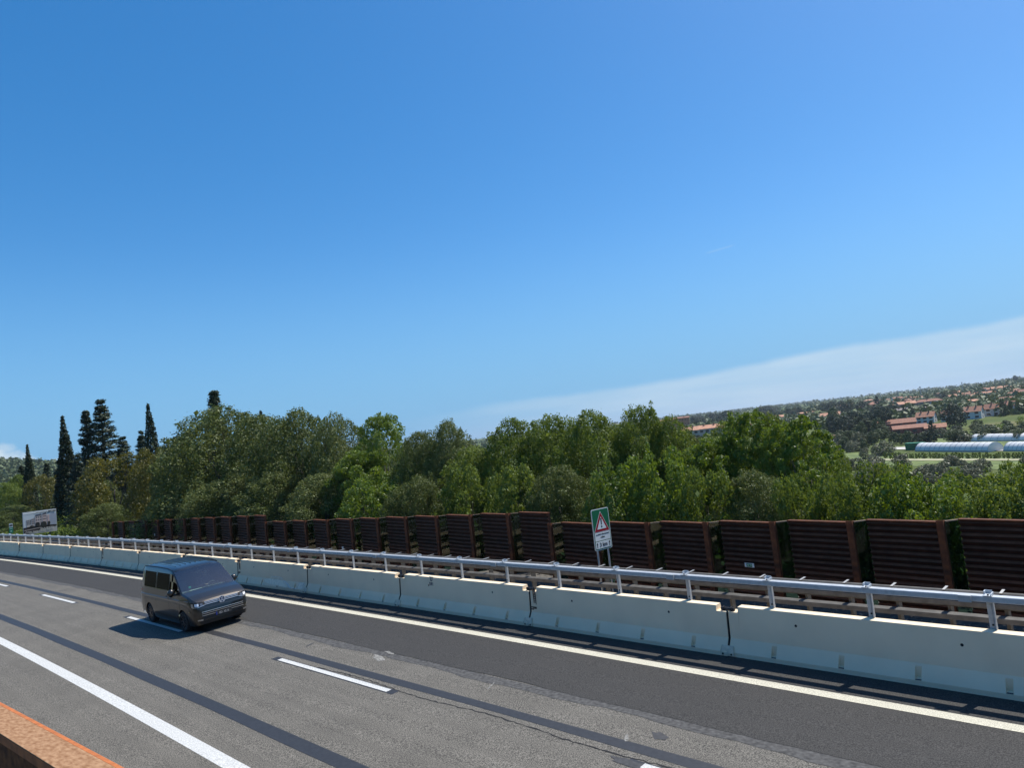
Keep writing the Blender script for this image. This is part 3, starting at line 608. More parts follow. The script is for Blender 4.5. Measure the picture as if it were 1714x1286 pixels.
def lump_leaves(C, Rl, n, flat=1., thick=.22, inner=.12, up=.15):
    """leaf positions on the outside of a union of lumps"""
    wts = Rl**2; wts = wts/wts.sum(); idx = rng.choice(len(C), int(n*2.2), p=wts); d = sphere_dirs(len(idx)); d[:, 2] += up; d /= np.linalg.norm(d, axis=1)[:, None]
    rr = Rl[idx]*(1-np.abs(rng.normal(0, thick, len(idx))) + rng.normal(0, .05, len(idx))); rr = rr*np.where(rng.random(len(idx)) < .14, 1+np.abs(rng.normal(0, .13, len(idx))), 1); off = d*rr[:, None]; off[:, 2] *= flat
    P = C[idx]+off
    ok = np.ones(len(P), bool)
    for c, r in zip(C, Rl):
        q = P-c; q = q*np.array([1, 1, 1/flat]); ok &= (np.linalg.norm(q, axis=1) > r*.72) | (rng.random(len(P)) < inner)
    P, d = P[ok], d[ok]; return P[:n], d[:n]
def crown_lumps(H, Wd, z0, n, kind='round', rl=(.16, .30), off=.78):
    """lumps spread over an uneven crown envelope; H overall height, Wd width, z0 crown base"""
    C = []; Rr = []; ch = H-z0; ph = rng.uniform(0, 6.28, 4)
    for i in range(n):
        t = (i+rng.random())/n; th = i*2.39996+rng.normal(0, .35)
        if kind == 'round': zz = 1-1.75*t; prof = math.sqrt(max(0, 1-zz*zz))*(1 if zz > -.2 else .92); z = z0+ch*(.5+.46*zz)
        elif kind == 'dome': zz = t; prof = math.sqrt(max(0, 1-zz**3.2))*(.9+.1*min(1, zz*3)); z = z0+ch*(.04+.93*zz)
        elif kind == 'tall': zz = t; prof = (math.sin(math.pi*min(1, .12+zz*.86))**.6); z = z0+ch*zz*.97
        else: zz = t; prof = .55+.5*math.sin(math.pi*zz); z = z0+ch*zz
        env = Wd/2*prof*(1+.16*math.sin(2*th+ph[0])+.12*math.sin(3*th+ph[1]+3*t)); r = Wd*rng.uniform(*rl)*.5
        rad = max(0, env-r*.7)*rng.uniform(off, 1.04); C.append((rad*math.cos(th), rad*math.sin(th), z)); Rr.append(r)
    return np.array(C), np.array(Rr)
def trunk_mesh(H, r0, ends, m, z0=0., fork=.35, lean=0., n=8, stems=1):
    mb = MB(); r_ = random.Random(int(H*100+r0*1000))
    top = Vector((lean*H, 0, H*.62)); mids = [Vector((lean*H*k/6+r_.uniform(-.05, .05)*r0*4, r_.uniform(-.05, .05)*r0*4, H*.62*k/6+z0)) for k in range(7)]
    mb.tube(mids, [r0*(1-.62*k/6)*(1.35 if k == 0 else 1) for k in range(7)], n)
    for e in ends:
        e = Vector(e); k = min(5, max(1, int(6*(.25+.6*r_.random())))); a = mids[k]
        if e.z < a.z: a = mids[max(1, k-2)]
        c = (a+e)/2+Vector((r_.uniform(-.1, .1), r_.uniform(-.1, .1), r_.uniform(.0, .15)))*(e-a).length
        rr = r0*(1-.62*k/6)*.5; mb.tube([a, a.lerp(c, .5)+Vector((0, 0, .03)), c, e], [rr, rr*.75, rr*.5, rr*.18], 6)
    for q in range(stems-1):
        a = Vector((r_.uniform(-.5, .5), r_.uniform(-.5, .5), 0)); b = a*1.8+Vector((0, 0, H*.7)); mb.tube([a, a.lerp(b, .5)+Vector((r_.uniform(-.15, .15), r_.uniform(-.15, .15), 0)), b], [r0*.6, r0*.45, r0*.15], 6)
    return mb.mesh('trunk', m, True)
PROTO = {}
def broadleaf(key, H, Wd, z0, nl, leaves, leaf, lm, kind='round', rl=(.16, .30), flat=1., thick=.2, bark=None, sprigs=6, r0=.16, asp=.55, jit=.9, stems=1, inner=.12, limbs=14):
    C, Rr = crown_lumps(H, Wd, z0, nl, kind, rl)
    for q in range(sprigs):                                           # shoots that break the outline
        th = rng.uniform(0, 6.28); e = rng.uniform(.2, .95); c = np.array([math.cos(th)*Wd*.5*e, math.sin(th)*Wd*.5*e, H*(1.0-.42*e*e)+rng.uniform(-.1, .35)])
        for j in range(3): C = np.vstack([C, c+rng.normal(0, .10, 3)*np.array([1, 1, 2.])]); Rr = np.append(Rr, Wd*rng.uniform(.02, .04))
    P, d = lump_leaves(C, Rr, leaves, flat, thick, inner)
    big = np.argsort(-Rr)[:limbs]
    PROTO[key] = (leaf_mesh('crown', P, d, leaf, lm, asp, jit), trunk_mesh(H, r0, [C[i] for i in big], bark or M_bark, stems=stems), H, Wd)
def cypress(key, H, Wd, leaves, leaf, lm, bow=0.):
    zs = []; C = []; Rr = []; n = 260
    for i in range(n):
        t = (i+rng.random())/n; th = i*2.39996; prof = min(1, (t/.10)**.6)*(1-t)**.82*(1.0+.10*math.sin(9*t+th)); rad = Wd/2*prof; r = max(.06, Wd*.12*(1-t*.6))
        C.append((max(0, rad-r*.5)*math.cos(th), max(0, rad-r*.5)*math.sin(th), .25+t*(H-.35))); Rr.append(r)
    C = np.array(C); Rr = np.array(Rr)
    for q in range(14):
        th = rng.uniform(0, 6.28); t = rng.uniform(.15, .8); C = np.vstack([C, [Wd*.56*(1-t)**.75*math.cos(th), Wd*.56*(1-t)**.75*math.sin(th), t*H+.2]]); Rr = np.append(Rr, .09)
    P, d = lump_leaves(C, Rr, leaves, 2.0, .25, .2)
    P[:, 0] += bow*(P[:, 2]/H)**3*H
    al = np.tile([0, 0, 1.], (len(P), 1))+d*.5
    PROTO[key] = (leaf_mesh('crown', P, d, leaf, lm, .4, .7, al), trunk_mesh(H, .16, [], M_bark), H, Wd)
def conifer(key, H, Wd, leaves, leaf, lm, tiers=30, z0=.8, droop=.25, ragged=.3):
    P = []; D = []; A = []; mb = MB(); mb.tube([(0, 0, 0), (0, 0, H*.5), (0, 0, H*.99)], [.17, .1, .02], 8); per = leaves//(tiers*7)
    for i in range(tiers):
        t = (i+.3)/tiers; z = z0+(H-z0)*t; nb = 7
        for b in range(nb):
            th = b*6.283/nb+i*1.1+rng.normal(0, .2); Lb = Wd/2*(1-t)**.8*rng.uniform(1-ragged, 1.1)+.12; d = np.array([math.cos(th), math.sin(th), 0]); z = z0+(H-z0)*min(.985, t+rng.uniform(-.03, .03))
            u = rng.random(per)**.7; pts = np.outer(u*Lb, d); pts[:, 2] = z+u*Lb*(.35*(1-t)+.1)-droop*(u*Lb)**2*.5; side = np.array([-d[1], d[0], 0]); wd = (.10+.32*Lb*(1-u)*.55+.05)
            pts += np.outer(rng.normal(0, 1, per)*wd*.6, side); pts[:, 2] += rng.normal(0, .07, per)+.02
            P.append(pts); D.append(np.tile([d[0]*.4, d[1]*.4, 1.], (per, 1))); A.append(np.tile(d, (per, 1))+np.outer(rng.normal(0, .6, per), side))
            mb.tube([(0, 0, z), tuple(d*Lb*.5+[0, 0, z+Lb*.12]), tuple(d*Lb*.92+[0, 0, z+Lb*.2-droop*Lb*Lb*.4])], [.035, .02, .006], 5, cap=False)
    P = np.vstack(P); D = np.vstack(D); A = np.vstack(A)
    PROTO[key] = (leaf_mesh('crown', P, D, leaf, lm, .4, .6, A), mb.mesh('trunk', M_bark, True), H, Wd)
for i in range(3): broadleaf(f'oak{i}', 8, 8.0, -.2, 110, 52000, .118, L_oak, kind='dome', rl=(.15, .27), thick=.34, jit=.85, r0=.2, sprigs=30, inner=.3)
for i in range(3): broadleaf(f'green{i}', 8, 7.4, -.2, 100, 42000, .122, L_oakb, kind='dome', rl=(.14, .26), thick=.34, inner=.3, sprigs=30, r0=.15, stems=2)
for i in range(2): broadleaf(f'bright{i}', 8, 6.8, .1, 100, 32000, .128, L_bright, kind='dome', rl=(.12, .24), flat=.65, thick=.36, sprigs=30, r0=.12, jit=.8, inner=.3, bark=M_barkp)
for i in range(2): broadleaf(f'yellow{i}', 6, 6, .2, 60, 20000, .13, L_yel, kind='mound', rl=(.16, .27), thick=.2, sprigs=6, r0=.12)
for i in range(3): broadleaf(f'bush{i}', 3.4, 4.2, .0, 42, 13000, .11, (L_bright, L_oakb, L_oakb)[i], kind='mound', rl=(.16, .28), thick=.24, sprigs=10, r0=.06, stems=3)
for i in range(2): broadleaf(f'olivetree{i}', 4.2, 4.6, .5, 44, 7000, .17, L_olive, rl=(.16, .27), thick=.22, sprigs=5, r0=.14)
broadleaf('sparse', 8, 5.6, 1.2, 60, 13000, .135, L_bright, kind='tall', rl=(.10, .2), flat=.6, thick=.4, sprigs=10, r0=.10, stems=4, bark=M_barkp, inner=.4)
cypress('cypress0', 12, 2.0, 20000, .17, L_cyp, -.035); cypress('cypress1', 12, 2.4, 20000, .17, L_cyp, -.006)
conifer('conifer0', 10, 4.4, 17000, .16, L_con); conifer('conifer1', 10, 3.0, 15000, .16, L_con, ragged=.45, droop=.1)
def snag():
    mb = MB(); r_ = random.Random(9)
    def grow(a, d, L, r, k):
        b = a+d*L; mb.tube([a, a.lerp(b, .5)+Vector((r_.uniform(-.06, .06), r_.uniform(-.06, .06), 0))*L, b], [r, r*.8, r*.55], 6)
        if k == 0: return
        for q in range(2 if k > 1 else 3): grow(a.lerp(b, r_.uniform(.6, 1)), (d+Vector((r_.uniform(-.7, .7), r_.uniform(-.7, .7), r_.uniform(-.1, .4)))).normalized(), L*r_.uniform(.45, .7), r*.5, k-1)
    grow(Vector((0, 0, 0)), Vector((.02, 0, 1)), 4.2, .06, 3); return mb.mesh('trunk', M_barkp, True)
SNAG = snag()
def plant(key, x, y, H, Wd, label, name, cat, group=None, rot=None, zoff=-.15):
    cm_, tm, h0, w0 = PROTO[key]
    z = float(terrain(np.array([x]), np.array([y]))[0])+zoff
    M = Matrix.Translation((x, y, z)) @ Matrix.Rotation(rng.uniform(0, 6.28) if rot is None else rot, 4, 'Z') @ Matrix.Diagonal((Wd/w0, Wd/w0, H/h0, 1))
    r = thing(name, label, cat, M, group); link('trunk', tm, r); link('crown', cm_, r); return r
def tree(key, u, vtop, wpx, o, label, name='tree', cat='tree', group=None, rot=None, grow=1.):
    """a tree whose trunk stands at offset o from the lane line and whose top shows at the pixel (u, vtop)"""
    wpx *= WIDEN if key[:3] in ('oak', 'gre', 'bri', 'yel') else 1.; p = on_off(u, vtop, o); dep = float((np.array(p)-np.array([0, 0, CAM_H]))@_F); Wd = wpx*dep/FOC
    zb = float(terrain(np.array([p.x]), np.array([p.y]))[0])-.15
    return plant(key, p.x, p.y, max(.8, (p.z-zb)*grow), Wd, label, name, cat, group, rot)
WIDEN = 1.28
GT = 'trees behind the noise wall'
# the row behind the wall, from the far left to the near right
T = tree
T('green0', 8, 812, 60, 22, 'olive-green tree at the left picture edge, left of the billboard', 'broadleaf_tree', group=GT)
T('green2', 32, 800, 46, 26, 'small olive-green tree just above the left end of the billboard', 'broadleaf_tree', group=GT)
T('cypress0', 47, 745, 30, 24, 'slim leaning cypress spire above the billboard, leftmost of all the spires', 'cypress_tree', group='cypresses', rot=-.75)
T('conifer1', 36, 780, 40, 27, 'small ragged conifer just to the left of the leftmost cypress spire', 'conifer_tree', group='conifers behind the wall')
T('conifer1', 78, 776, 40, 28, 'small pale-topped conifer between the two leftmost cypress spires', 'conifer_tree', group='conifers behind the wall')
T('conifer0', 94, 786, 44, 30, 'small dark conifer tip at the foot of the second cypress spire', 'conifer_tree', group='conifers behind the wall')
T('yellow0', 74, 800, 44, 20, 'yellow-green bushy tree directly above the billboard', 'broadleaf_tree', group=GT)
T('cypress0', 107, 697, 46, 20, 'tall narrow cypress spire with a bent tip, second spire from the left', 'cypress_tree', group='cypresses', rot=-.75)
T('conifer0', 130, 762, 66, 15, 'dark low conifer around the foot of the bent cypress spire', 'conifer_tree', group='conifers behind the wall')
T('conifer1', 143, 688, 62, 21, 'tall ragged dark conifer, left one of the close pair of conifers', 'conifer_tree', group='conifers behind the wall')
T('conifer0', 168, 670, 108, 22, 'tallest pointed dark conifer, right one of the close pair', 'conifer_tree', group='conifers behind the wall')
T('conifer0', 205, 732, 80, 23, 'shorter dark conifer to the right of the tall conifer pair', 'conifer_tree', group='conifers behind the wall')
T('cypress1', 249, 678, 50, 18, 'broad straight dark cypress spire standing among yellow-green bushes', 'cypress_tree', group='cypresses', rot=0)
T('conifer0', 236, 722, 62, 19, 'shorter ragged dark conifer hugging the left side of the broad cypress spire', 'conifer_tree', group='conifers behind the wall')
T('conifer0', 293, 732, 56, 30, 'small conifer tip peeping over bushes right of the broad cypress', 'conifer_tree', group='conifers behind the wall')
T('conifer1', 357, 655, 84, 24, 'conifer with an open top rising out of the largest oak', 'conifer_tree', group='conifers behind the wall')
T('conifer1', 436, 688, 26, 27, 'thin conifer tip just showing above the oaks', 'conifer_tree', group='conifers behind the wall')
T('yellow1', 188, 772, 96, 14.5, 'low yellow-brown rounded tree in front of the tall conifer pair', 'broadleaf_tree', group=GT)
T('yellow0', 264, 757, 78, 14.5, 'yellow-olive rounded tree in front of the broad cypress', 'broadleaf_tree', group=GT)
T('oak1', 178, 846, 70, 12.5, 'low dark oak shrub between the billboard and the far end of the noise wall', 'oak_shrub', 'shrub', 'shrubs behind the noise wall')
T('oak2', 20, 850, 70, 15, 'low dark oak shrub behind the small white and green sign', 'oak_shrub', 'shrub', 'shrubs behind the noise wall')
T('oak0', 168, 806, 56, 15, 'dark low oak behind the billboard', 'oak_tree', group=GT)
T('oak0', 368, 694, 190, 15, 'largest dome-shaped grey-green holm oak, with a conifer top above it', 'oak_tree', group=GT)
T('oak1', 300, 742, 90, 14, 'dark holm oak at the left foot of the largest dome-shaped oak', 'oak_tree', group=GT)
T('oak1', 440, 706, 130, 15.5, 'grey-green holm oak between the dome-shaped oak and the double-headed one', 'oak_tree', group=GT)
T('oak2', 497, 702, 140, 15, 'grey-green holm oak with a double-headed crown left of the middle', 'oak_tree', group=GT)
T('oak0', 560, 706, 110, 15, 'holm oak whose crown slopes down beside the feathery bright tree', 'oak_tree', group=GT)
T('bright0', 636, 698, 96, 15.5, 'feathery bright-green tree whose loose top stands above the oaks', 'acacia_tree', group=GT)
T('bright1', 600, 756, 100, 13.5, 'bright-green feathery bush-like tree below the loose-topped bright tree', 'acacia_tree', group=GT)
T('oak1', 700, 734, 96, 15, 'dark oak just right of the feathery bright tree', 'oak_tree', group=GT)
T('oak2', 748, 720, 100, 15.5, 'dark oak with a small pointed top left of the gap in the trees', 'oak_tree', group=GT)
T('green0', 790, 756, 110, 14.5, 'lighter green tree filling the gap in the tree line near the middle', 'broadleaf_tree', group=GT)
T('green0', 858, 711, 120, 15.5, 'olive-green tree immediately right of the gap in the tree line', 'broadleaf_tree', group=GT)
T('green1', 925, 704, 120, 16, 'tall olive-green tree behind and left of the triangle sign', 'broadleaf_tree', group=GT)
T('green2', 990, 701, 130, 15.5, 'broad olive-green tree directly above the triangle sign', 'broadleaf_tree', group=GT)
T('green1', 1069, 688, 96, 16.5, 'highest-topped green tree between the triangle sign and the far houses', 'broadleaf_tree', group=GT)
T('green0', 1118, 708, 100, 17, 'green tree in front of the long orange apartment block', 'broadleaf_tree', group=GT)
T('oak2', 1155, 742, 100, 18, 'dark oak below the long pale row of terraced houses', 'oak_tree', group=GT)
T('bright1', 1190, 735, 120, 15.5, 'bright-green tree below the long row of terraced houses', 'acacia_tree', group=GT)
T('bright0', 1248, 693, 118, 16.5, 'tall bright-green tree with loose sprays, covering the end of the terraced row', 'acacia_tree', group=GT)
T('sparse', 1338, 697, 130, 16, 'tall thin-crowned tree with several bare grey stems, at the end of the tall trees', 'ash_tree', group=GT)
T('green2', 1290, 706, 90, 17.5, 'mid-green tree between the loose bright tree and the thin-crowned one', 'broadleaf_tree', group=GT)
T('bright1', 1302, 712, 100, 16, 'dense bright-green tree left of the thin-crowned tree with bare stems', 'acacia_tree', group=GT)
T('green2', 1365, 735, 90, 18, 'darker green tree tucked behind the bare grey stems', 'broadleaf_tree', group=GT)
p = on_off(1408, 775, 13.5); z = float(terrain(np.array([p.x]), np.array([p.y]))[0])
for (u, ln, rr, lab) in ((1407, 1.0, .4, 'nearly bare thin dead tree with forked top, right of the tall trees'), (1424, .72, 2.1, 'shorter bare dead sapling beside the forked dead tree')):
    p = on_off(u, 790, 13.2); zb = float(terrain(np.array([p.x]), np.array([p.y]))[0]); top = on_off(u, 778, 13.2).z
    o = link('dead_tree', SNAG, None, Matrix.Translation((p.x, p.y, zb-.1)) @ Matrix.Rotation(rr, 4, 'Z') @ Matrix.Diagonal((.8, .8, (top-zb)/6.2*ln, 1))); tag(o, lab, 'dead tree')
T('green1', 815, 772, 90, 19, 'mid-green tree standing back in the gap of the tree line', 'broadleaf_tree', group=GT)
T('oak1', 615, 742, 90, 20, 'dark oak standing back behind the feathery bright tree', 'oak_tree', group=GT)
T('green0', 1215, 716, 100, 19, 'olive-green tree standing back between the two bright-green trees', 'broadleaf_tree', group=GT)
# shrubs that fill the foot of the row just behind the wall
for i, (u, v, wpx, k, o, lab) in enumerate((
    (930, 790, 110, 'oak1', 12.2, 'dark bushy oak just left of and above the triangle sign'), (1040, 790, 130, 'bush0', 12.2, 'bright-green shrub just right of and above the triangle sign'), (1100, 775, 120, 'bush0', 12.6, 'bright-green shrub above the small green plate on the wall'),
    (860, 800, 110, 'bush1', 12., 'olive-green shrub above the high step in the noise wall'), (780, 800, 110, 'bush1', 12., 'olive-green shrub behind the middle of the noise wall'), (700, 805, 100, 'oak0', 12., 'dark low oak shrub behind the middle section of the wall'),
    (620, 815, 120, 'bush0', 11.8, 'bright-green shrub low behind the middle section, under the feathery tree'), (1180, 800, 120, 'bush2', 12.3, 'mid-green shrub behind the noise wall under the bright tree'), (1260, 800, 120, 'oak2', 13, 'dark shrub under the tall bright tree with loose sprays'),
    (1330, 810, 100, 'bush2', 12.5, 'mid-green shrub at the foot of the bare grey stems'), (1400, 815, 110, 'bush1', 12.2, 'olive-green shrub at the foot of the forked dead tree'), (1468, 790, 130, 'bush2', 13.5, 'rounded green shrub right of the dead trees, in front of the olive grove'),
    (1550, 825, 150, 'bush0', 12.2, 'low bright yellow-green shrub just behind the second panel from the right'), (1620, 806, 150, 'bush2', 13.8, 'wide green shrub left of the right picture edge, below the orchard row'), (1690, 800, 140, 'bush1', 14., 'wide olive-green shrub at the right picture edge behind the wall'),
    (1500, 812, 140, 'bush0', 12.6, 'bright-green shrub behind the third panel from the right'), (1660, 830, 150, 'bush2', 12., 'low green shrub behind the last panel at the right edge'), (1750, 815, 170, 'bush1', 12.8, 'olive-green shrub at the right picture edge, half cut off'),
    (540, 800, 120, 'oak1', 12.3, 'dark low oak behind the left half of the middle wall section'), (460, 800, 130, 'oak2', 12.3, 'dark low oak behind the step between the middle and far wall sections'), (390, 800, 120, 'oak0', 12.3, 'dark low oak behind the near half of the far wall section'), (320, 815, 120, 'oak1', 12.3, 'dark low oak behind the far half of the far wall section'))):
    T(k, u, v, wpx, o, lab, 'oak_shrub' if k.startswith('oak') else 'shrub', 'shrub', 'shrubs behind the noise wall')
# tangled undergrowth behind the wall, one mass
def undergrowth():
    n = 80000; s = rng.uniform(-14, 110, n); o = rng.uniform(9.9, 24, n); hh = rng.random(n)**1.3*np.interp(o, [9.9, 11, 16, 24], [.9, 1.5, 2.2, 2.6])*(.6+.4*np.sin(s*.9+o))
    a = s*CURV; rad = 1/CURV+o; xy = _C+rad[:, None]*(np.cos(a)[:, None]*_n+np.sin(a)[:, None]*_t); z = terrain(xy[:, 0], xy[:, 1])+hh
    z = np.where((s > 58) & (o < 15), z-hh*.72, z); P = np.c_[xy, z]; tag(link('undergrowth', leaf_mesh('undergrowth', P, np.tile([0, 0, .6], (n, 1)), .15, L_oakb, .6, 1.)), kind='stuff')
undergrowth()
# ------------------------------------------------------------------ valley: fields, tracks, village, tunnels, far trees
def ground_patch(name, quad, z, m, nu=24, nv=6):
    q = [at(*p) for p in quad]; v = []; f = []
    for j in range(nv+1):
        for i in range(nu+1):
            a = q[0].lerp(q[1], i/nu); b = q[3].lerp(q[2], i/nu); p = a.lerp(b, j/nv); v.append((p.x, p.y, float(terrain(np.array([p.x]), np.array([p.y]))[0])+z))
    for j in range(nv):
        for i in range(nu): f.append((j*(nu+1)+i, j*(nu+1)+i+1, (j+1)*(nu+1)+i+1, (j+1)*(nu+1)+i))
    mb = MB(); mb.add(v, f); me = mb.mesh(name, m)
    if me.polygons[0].normal.z < 0: me.flip_normals()
    return structure(name, me)
M_mead = mat('bright_meadow', (.085, .135, .022), .95, var=.35, vscale=.25, col2=(.16, .20, .045))
M_drygrass = mat('dry_grass_track', (.34, .32, .19), .95, var=.25, vscale=.4)
M_track = mat('white_gravel_track', (.50, .48, .42), .95, var=.15, vscale=.3)
M_plough = mat('pale_earth', (.27, .25, .16), .95, var=.3, vscale=.2)
ground_patch('meadow', [(1395, 776), (1760, 790), (1760, 768), (1395, 757)], .10, M_mead)
ground_patch('meadow', [(1500, 752), (1790, 752), (1790, 738), (1540, 733)], .10, M_mead)
ground_patch('farm_track', [(1440, 772), (1780, 772.5), (1780, 769.5), (1440, 769)], .22, M_drygrass, 30, 2)
ground_patch('farm_track', [(1494, 753.5), (1524, 753.5), (1524, 749.5), (1494, 749.5)], .22, M_track, 10, 2)
ground_patch('farm_track', [(1644, 756), (1684, 756), (1684, 751), (1644, 750)], .22, M_track, 10, 2)
ground_patch('farm_track', [(1388, 743), (1462, 738), (1462, 736), (1388, 740)], .22, M_plough, 10, 2)
# polytunnels
def camera_yaw(p):
    return math.atan2(-p.x, p.y)
def tunnel(u0, v0, u1, v1, hpx, label, skew=0.):
    A, B = at(u0, v0), at(u1, v1); d = B-A; L = math.hypot(d.x, d.y); dep = (np.array(A)-np.array([0, 0, CAM_H]))@_F; h = hpx*dep/FOC; wd = h*2.0
    M = Matrix.Translation(A) @ Matrix.Rotation(math.atan2(d.y, d.x), 4, 'Z')
    r = thing('polytunnel', label, 'polytunnel', M, 'plastic tunnels in the valley'); nz = 11
    ring = lambda x, q=1., t=0.: [Vector((x, wd/2+(wd/2*q+t)*math.cos(a), (h*q+t)*math.sin(a)-.1)) for a in np.linspace(0, math.pi, nz)]
    zq = (float(terrain(np.array([B.x]), np.array([B.y]))[0])-A.z)/L
    sh = lambda rg: [p+Vector((0, 0, p.x*zq)) for p in rg]
    mb = MB(); mb.loft([sh(ring(x)) for x in np.linspace(0, L, 16)], closed=False, caps=False); mb.obj('cover', M_poly, r, True)
    for x in (0., L): b = MB(); b.add(sh(ring(x, .995)), [tuple(range(nz))]); b.obj('end_panel', M_poly, r)
    b = MB()
    for x in np.linspace(0, L, 15): b.tube(sh(ring(x, 1., .04)), .07, 5)
    b.obj('hoops', mat('tunnel_hoop', (.45, .47, .5), .5, .6), r)
    b = MB(); b.box(-.2, L+.2, -.05, .02, -.2, h*.16, Matrix.Identity(4)); b.obj('side_skirt', mat('tunnel_skirt', (.35, .37, .38), .7), r)
M_poly = mat('tunnel_plastic', (.68, .67, .64), .5, 0, .3, var=.08, vscale=.35, stretch=(1, .3, .3))
tunnel(1532, 756.5, 1653, 757.5, 14, 'long whitish plastic tunnel beside the green container')
tunnel(1680, 756, 1790, 757, 15, 'plastic tunnel cut off by the right picture edge, next to the long one')
tunnel(1625, 740, 1800, 738.5, 12, 'glaring white plastic tunnel half hidden behind bushes, farther up than the others')
tunnel(1372, 748.5, 1416, 744, 9, 'grey plastic tunnel partly hidden beside the thin-crowned tree')
def container():
    A, B = at(1516, 754.5), at(1544, 753.5); d = B-A; L = math.hypot(d.x, d.y); dep = (np.array(A)-np.array([0, 0, CAM_H]))@_F; h = 11.5*dep/FOC
    M = Matrix.Translation(A) @ Matrix.Rotation(math.atan2(d.y, d.x), 4, 'Z'); r = thing('container', 'bright green metal container at the end of the long plastic tunnel', 'container', M)
    b = MB(); b.box(0, L, 0, 2.6, -.2, h)
    for k in range(14): b.box(L*k/14+.05, L*k/14+.05+L/28, -.05, .0, .1, h-.15)
    b.obj('body', mat('container_green', (.005, .15, .055), .5), r); b = MB(); b.prism([(-.2, -.3, h+.002), (-.2, 2.9, h+.002), (-.2, 2.9, h+.1), (-.2, -.3, h+.1)], (L+.4, 0, 0)); b.obj('roof', mat('container_roof', (.03, .24, .12), .5), r)
    b = MB(); b.box(L*.55, L*.85, -.075, -.05, .0, h*.8); b.obj('door', mat('container_door', (.012, .09, .04), .5), r)
container()
# houses
M_roofs = [mat('orange_tiles', (.37, .17, .10), .85, var=.25, vscale=1.2), mat('brown_tiles', (.27, .12, .075), .85, var=.25, vscale=1.2), mat('grey_tiles', (.25, .21, .18), .85, var=.2, vscale=1.2), mat('pale_orange_tiles', (.50, .25, .15), .85, var=.2, vscale=1.2)]
M_walls = dict(white=mat('white_render', (.58, .57, .55), .85, var=.05, vscale=.5), cream=mat('cream_render', (.50, .44, .35), .85, var=.08, vscale=.5), brick=mat('red_render', (.26, .085, .06), .85, var=.15, vscale=.8), orange=mat('orange_render', (.44, .17, .075), .85, var=.1, vscale=.5), grey=mat('grey_render', (.36, .35, .34), .85, var=.08, vscale=.5), pink=mat('pink_render', (.46, .27, .21), .85, var=.08, vscale=.5))
M_win = mat('dark_window', (.02, .024, .03), .2, 0, .6); M_shut = mat('brown_shutter', (.07, .045, .03), .7); M_chim = mat('chimney_brick', (.22, .10, .07), .85, var=.2, vscale=2)
def house(u0, u1, veave, vbase, ridge, label, wall='white', roof=0, hip=False, turn=0., depth=None, floors=2, cols=None, chim=1, name='house', cat='house', group='houses of the far village', balcony=False, stepped=False, shut=True):
    """front wall seen from pixel u0 to u1, eaves at veave, foot at vbase (pixels of the photograph), ridge metres above the eaves"""
    uc = (u0+u1)/2; P = at(uc, vbase); dep = float((np.array(P)-np.array([0, 0, CAM_H]))@_F); k = dep/FOC
    L = (u1-u0)*k/max(.5, math.cos(turn)); H = (vbase-veave)*k; D = depth or max(6, min(10, L*.75)); az = math.atan2(P.x, P.y)
    M = Matrix.Translation(P) @ Matrix.Rotation(-az+turn, 4, 'Z')             # local X to the right, local Y away
    r = thing(name, label, cat, M, group); ov = .45
    b = MB(); b.box(-L/2, L/2, 0, D, -1.5, H)
    if not hip: b.prism([(-L/2+.001, .001, H), (-L/2+.001, D-.001, H), (-L/2+.001, D/2, H+ridge-.02)], (L-.002, 0, 0))
    b.obj('wall', M_walls[wall], r)
    th = .16; b = MB()
    if hip:
        i = min(L/2-.1, D/2); lo = [(-L/2-ov, -ov, H), (L/2+ov, -ov, H), (L/2+ov, D+ov, H), (-L/2-ov, D+ov, H)]; top = [(-L/2+i, D/2, H+ridge), (L/2-i, D/2, H+ridge)]
        b.add(lo+[(x, y, z-th) for x, y, z in lo]+top, [(0, 1, 9, 8), (1, 2, 9), (2, 3, 8, 9), (3, 0, 8), (0, 4, 5, 1), (1, 5, 6, 2), (2, 6, 7, 3), (3, 7, 4, 0), (4, 7, 6, 5)])
    else:
        e = H-ridge*ov/(D/2)
        for y0, y1, z0, z1 in ((-ov, D/2, e, H+ridge), (D+ov, D/2, e, H+ridge)):
            b.prism([(-L/2-ov, y0, z0), (-L/2-ov, y1, z1), (-L/2-ov, y1, z1+th), (-L/2-ov, y0, z0+th)], (L+2*ov, 0, 0))
    rf = b.obj('roof', M_roofs[roof], r)
    for q in range(chim):
        x = -L/2+L*(q+.6)/(chim+.3); c = MB(); c.box(x-.4, x+.4, D*.38, D*.38+.7, H+ridge*.5, H+ridge+.9); c.box(x-.5, x+.5, D*.38-.1, D*.38+.8, H+ridge+.9, H+ridge+1.05); c.obj('chimney', M_chim, rf)
    nc = cols or max(2, int(L/3.4)); fh = H/floors
    for fl in range(floors):
        for c in range(nc):
            x = -L/2+L*(c+.5)/nc; zc = fl*fh+fh*.56; ww, wh = .55, min(.75, fh*.27)
            w_ = MB(); w_.box(x-ww, x+ww, -.05, .02, zc-wh, zc+wh); wo = w_.obj('window', M_win, r)
            if shut:
                s_ = MB(); s_.box(x-ww-.5, x-ww-.02, -.09, -.01, zc-wh, zc+wh); s_.box(x+ww+.02, x+ww+.5, -.09, -.01, zc-wh, zc+wh); s_.obj('shutters', M_shut, wo)
    for sgn in (-1, 1):
        for fl in range(floors):
            zc = fl*fh+fh*.56; w_ = MB(); w_.box(sgn*L/2-.03, sgn*L/2+.03, D*.5-.5, D*.5+.5, zc-.7, zc+.7); w_.obj('window', M_win, r)
    if balcony:
        w_ = MB(); w_.box(-L*.42, L*.42, -1.2, 0, fh*.98, fh*1.06); w_.box(-L*.42, L*.42, -1.2, -1.12, fh*1.06, fh*1.06+.9); w_.obj('balcony', M_walls['grey'], r)
    return r
H_ = house
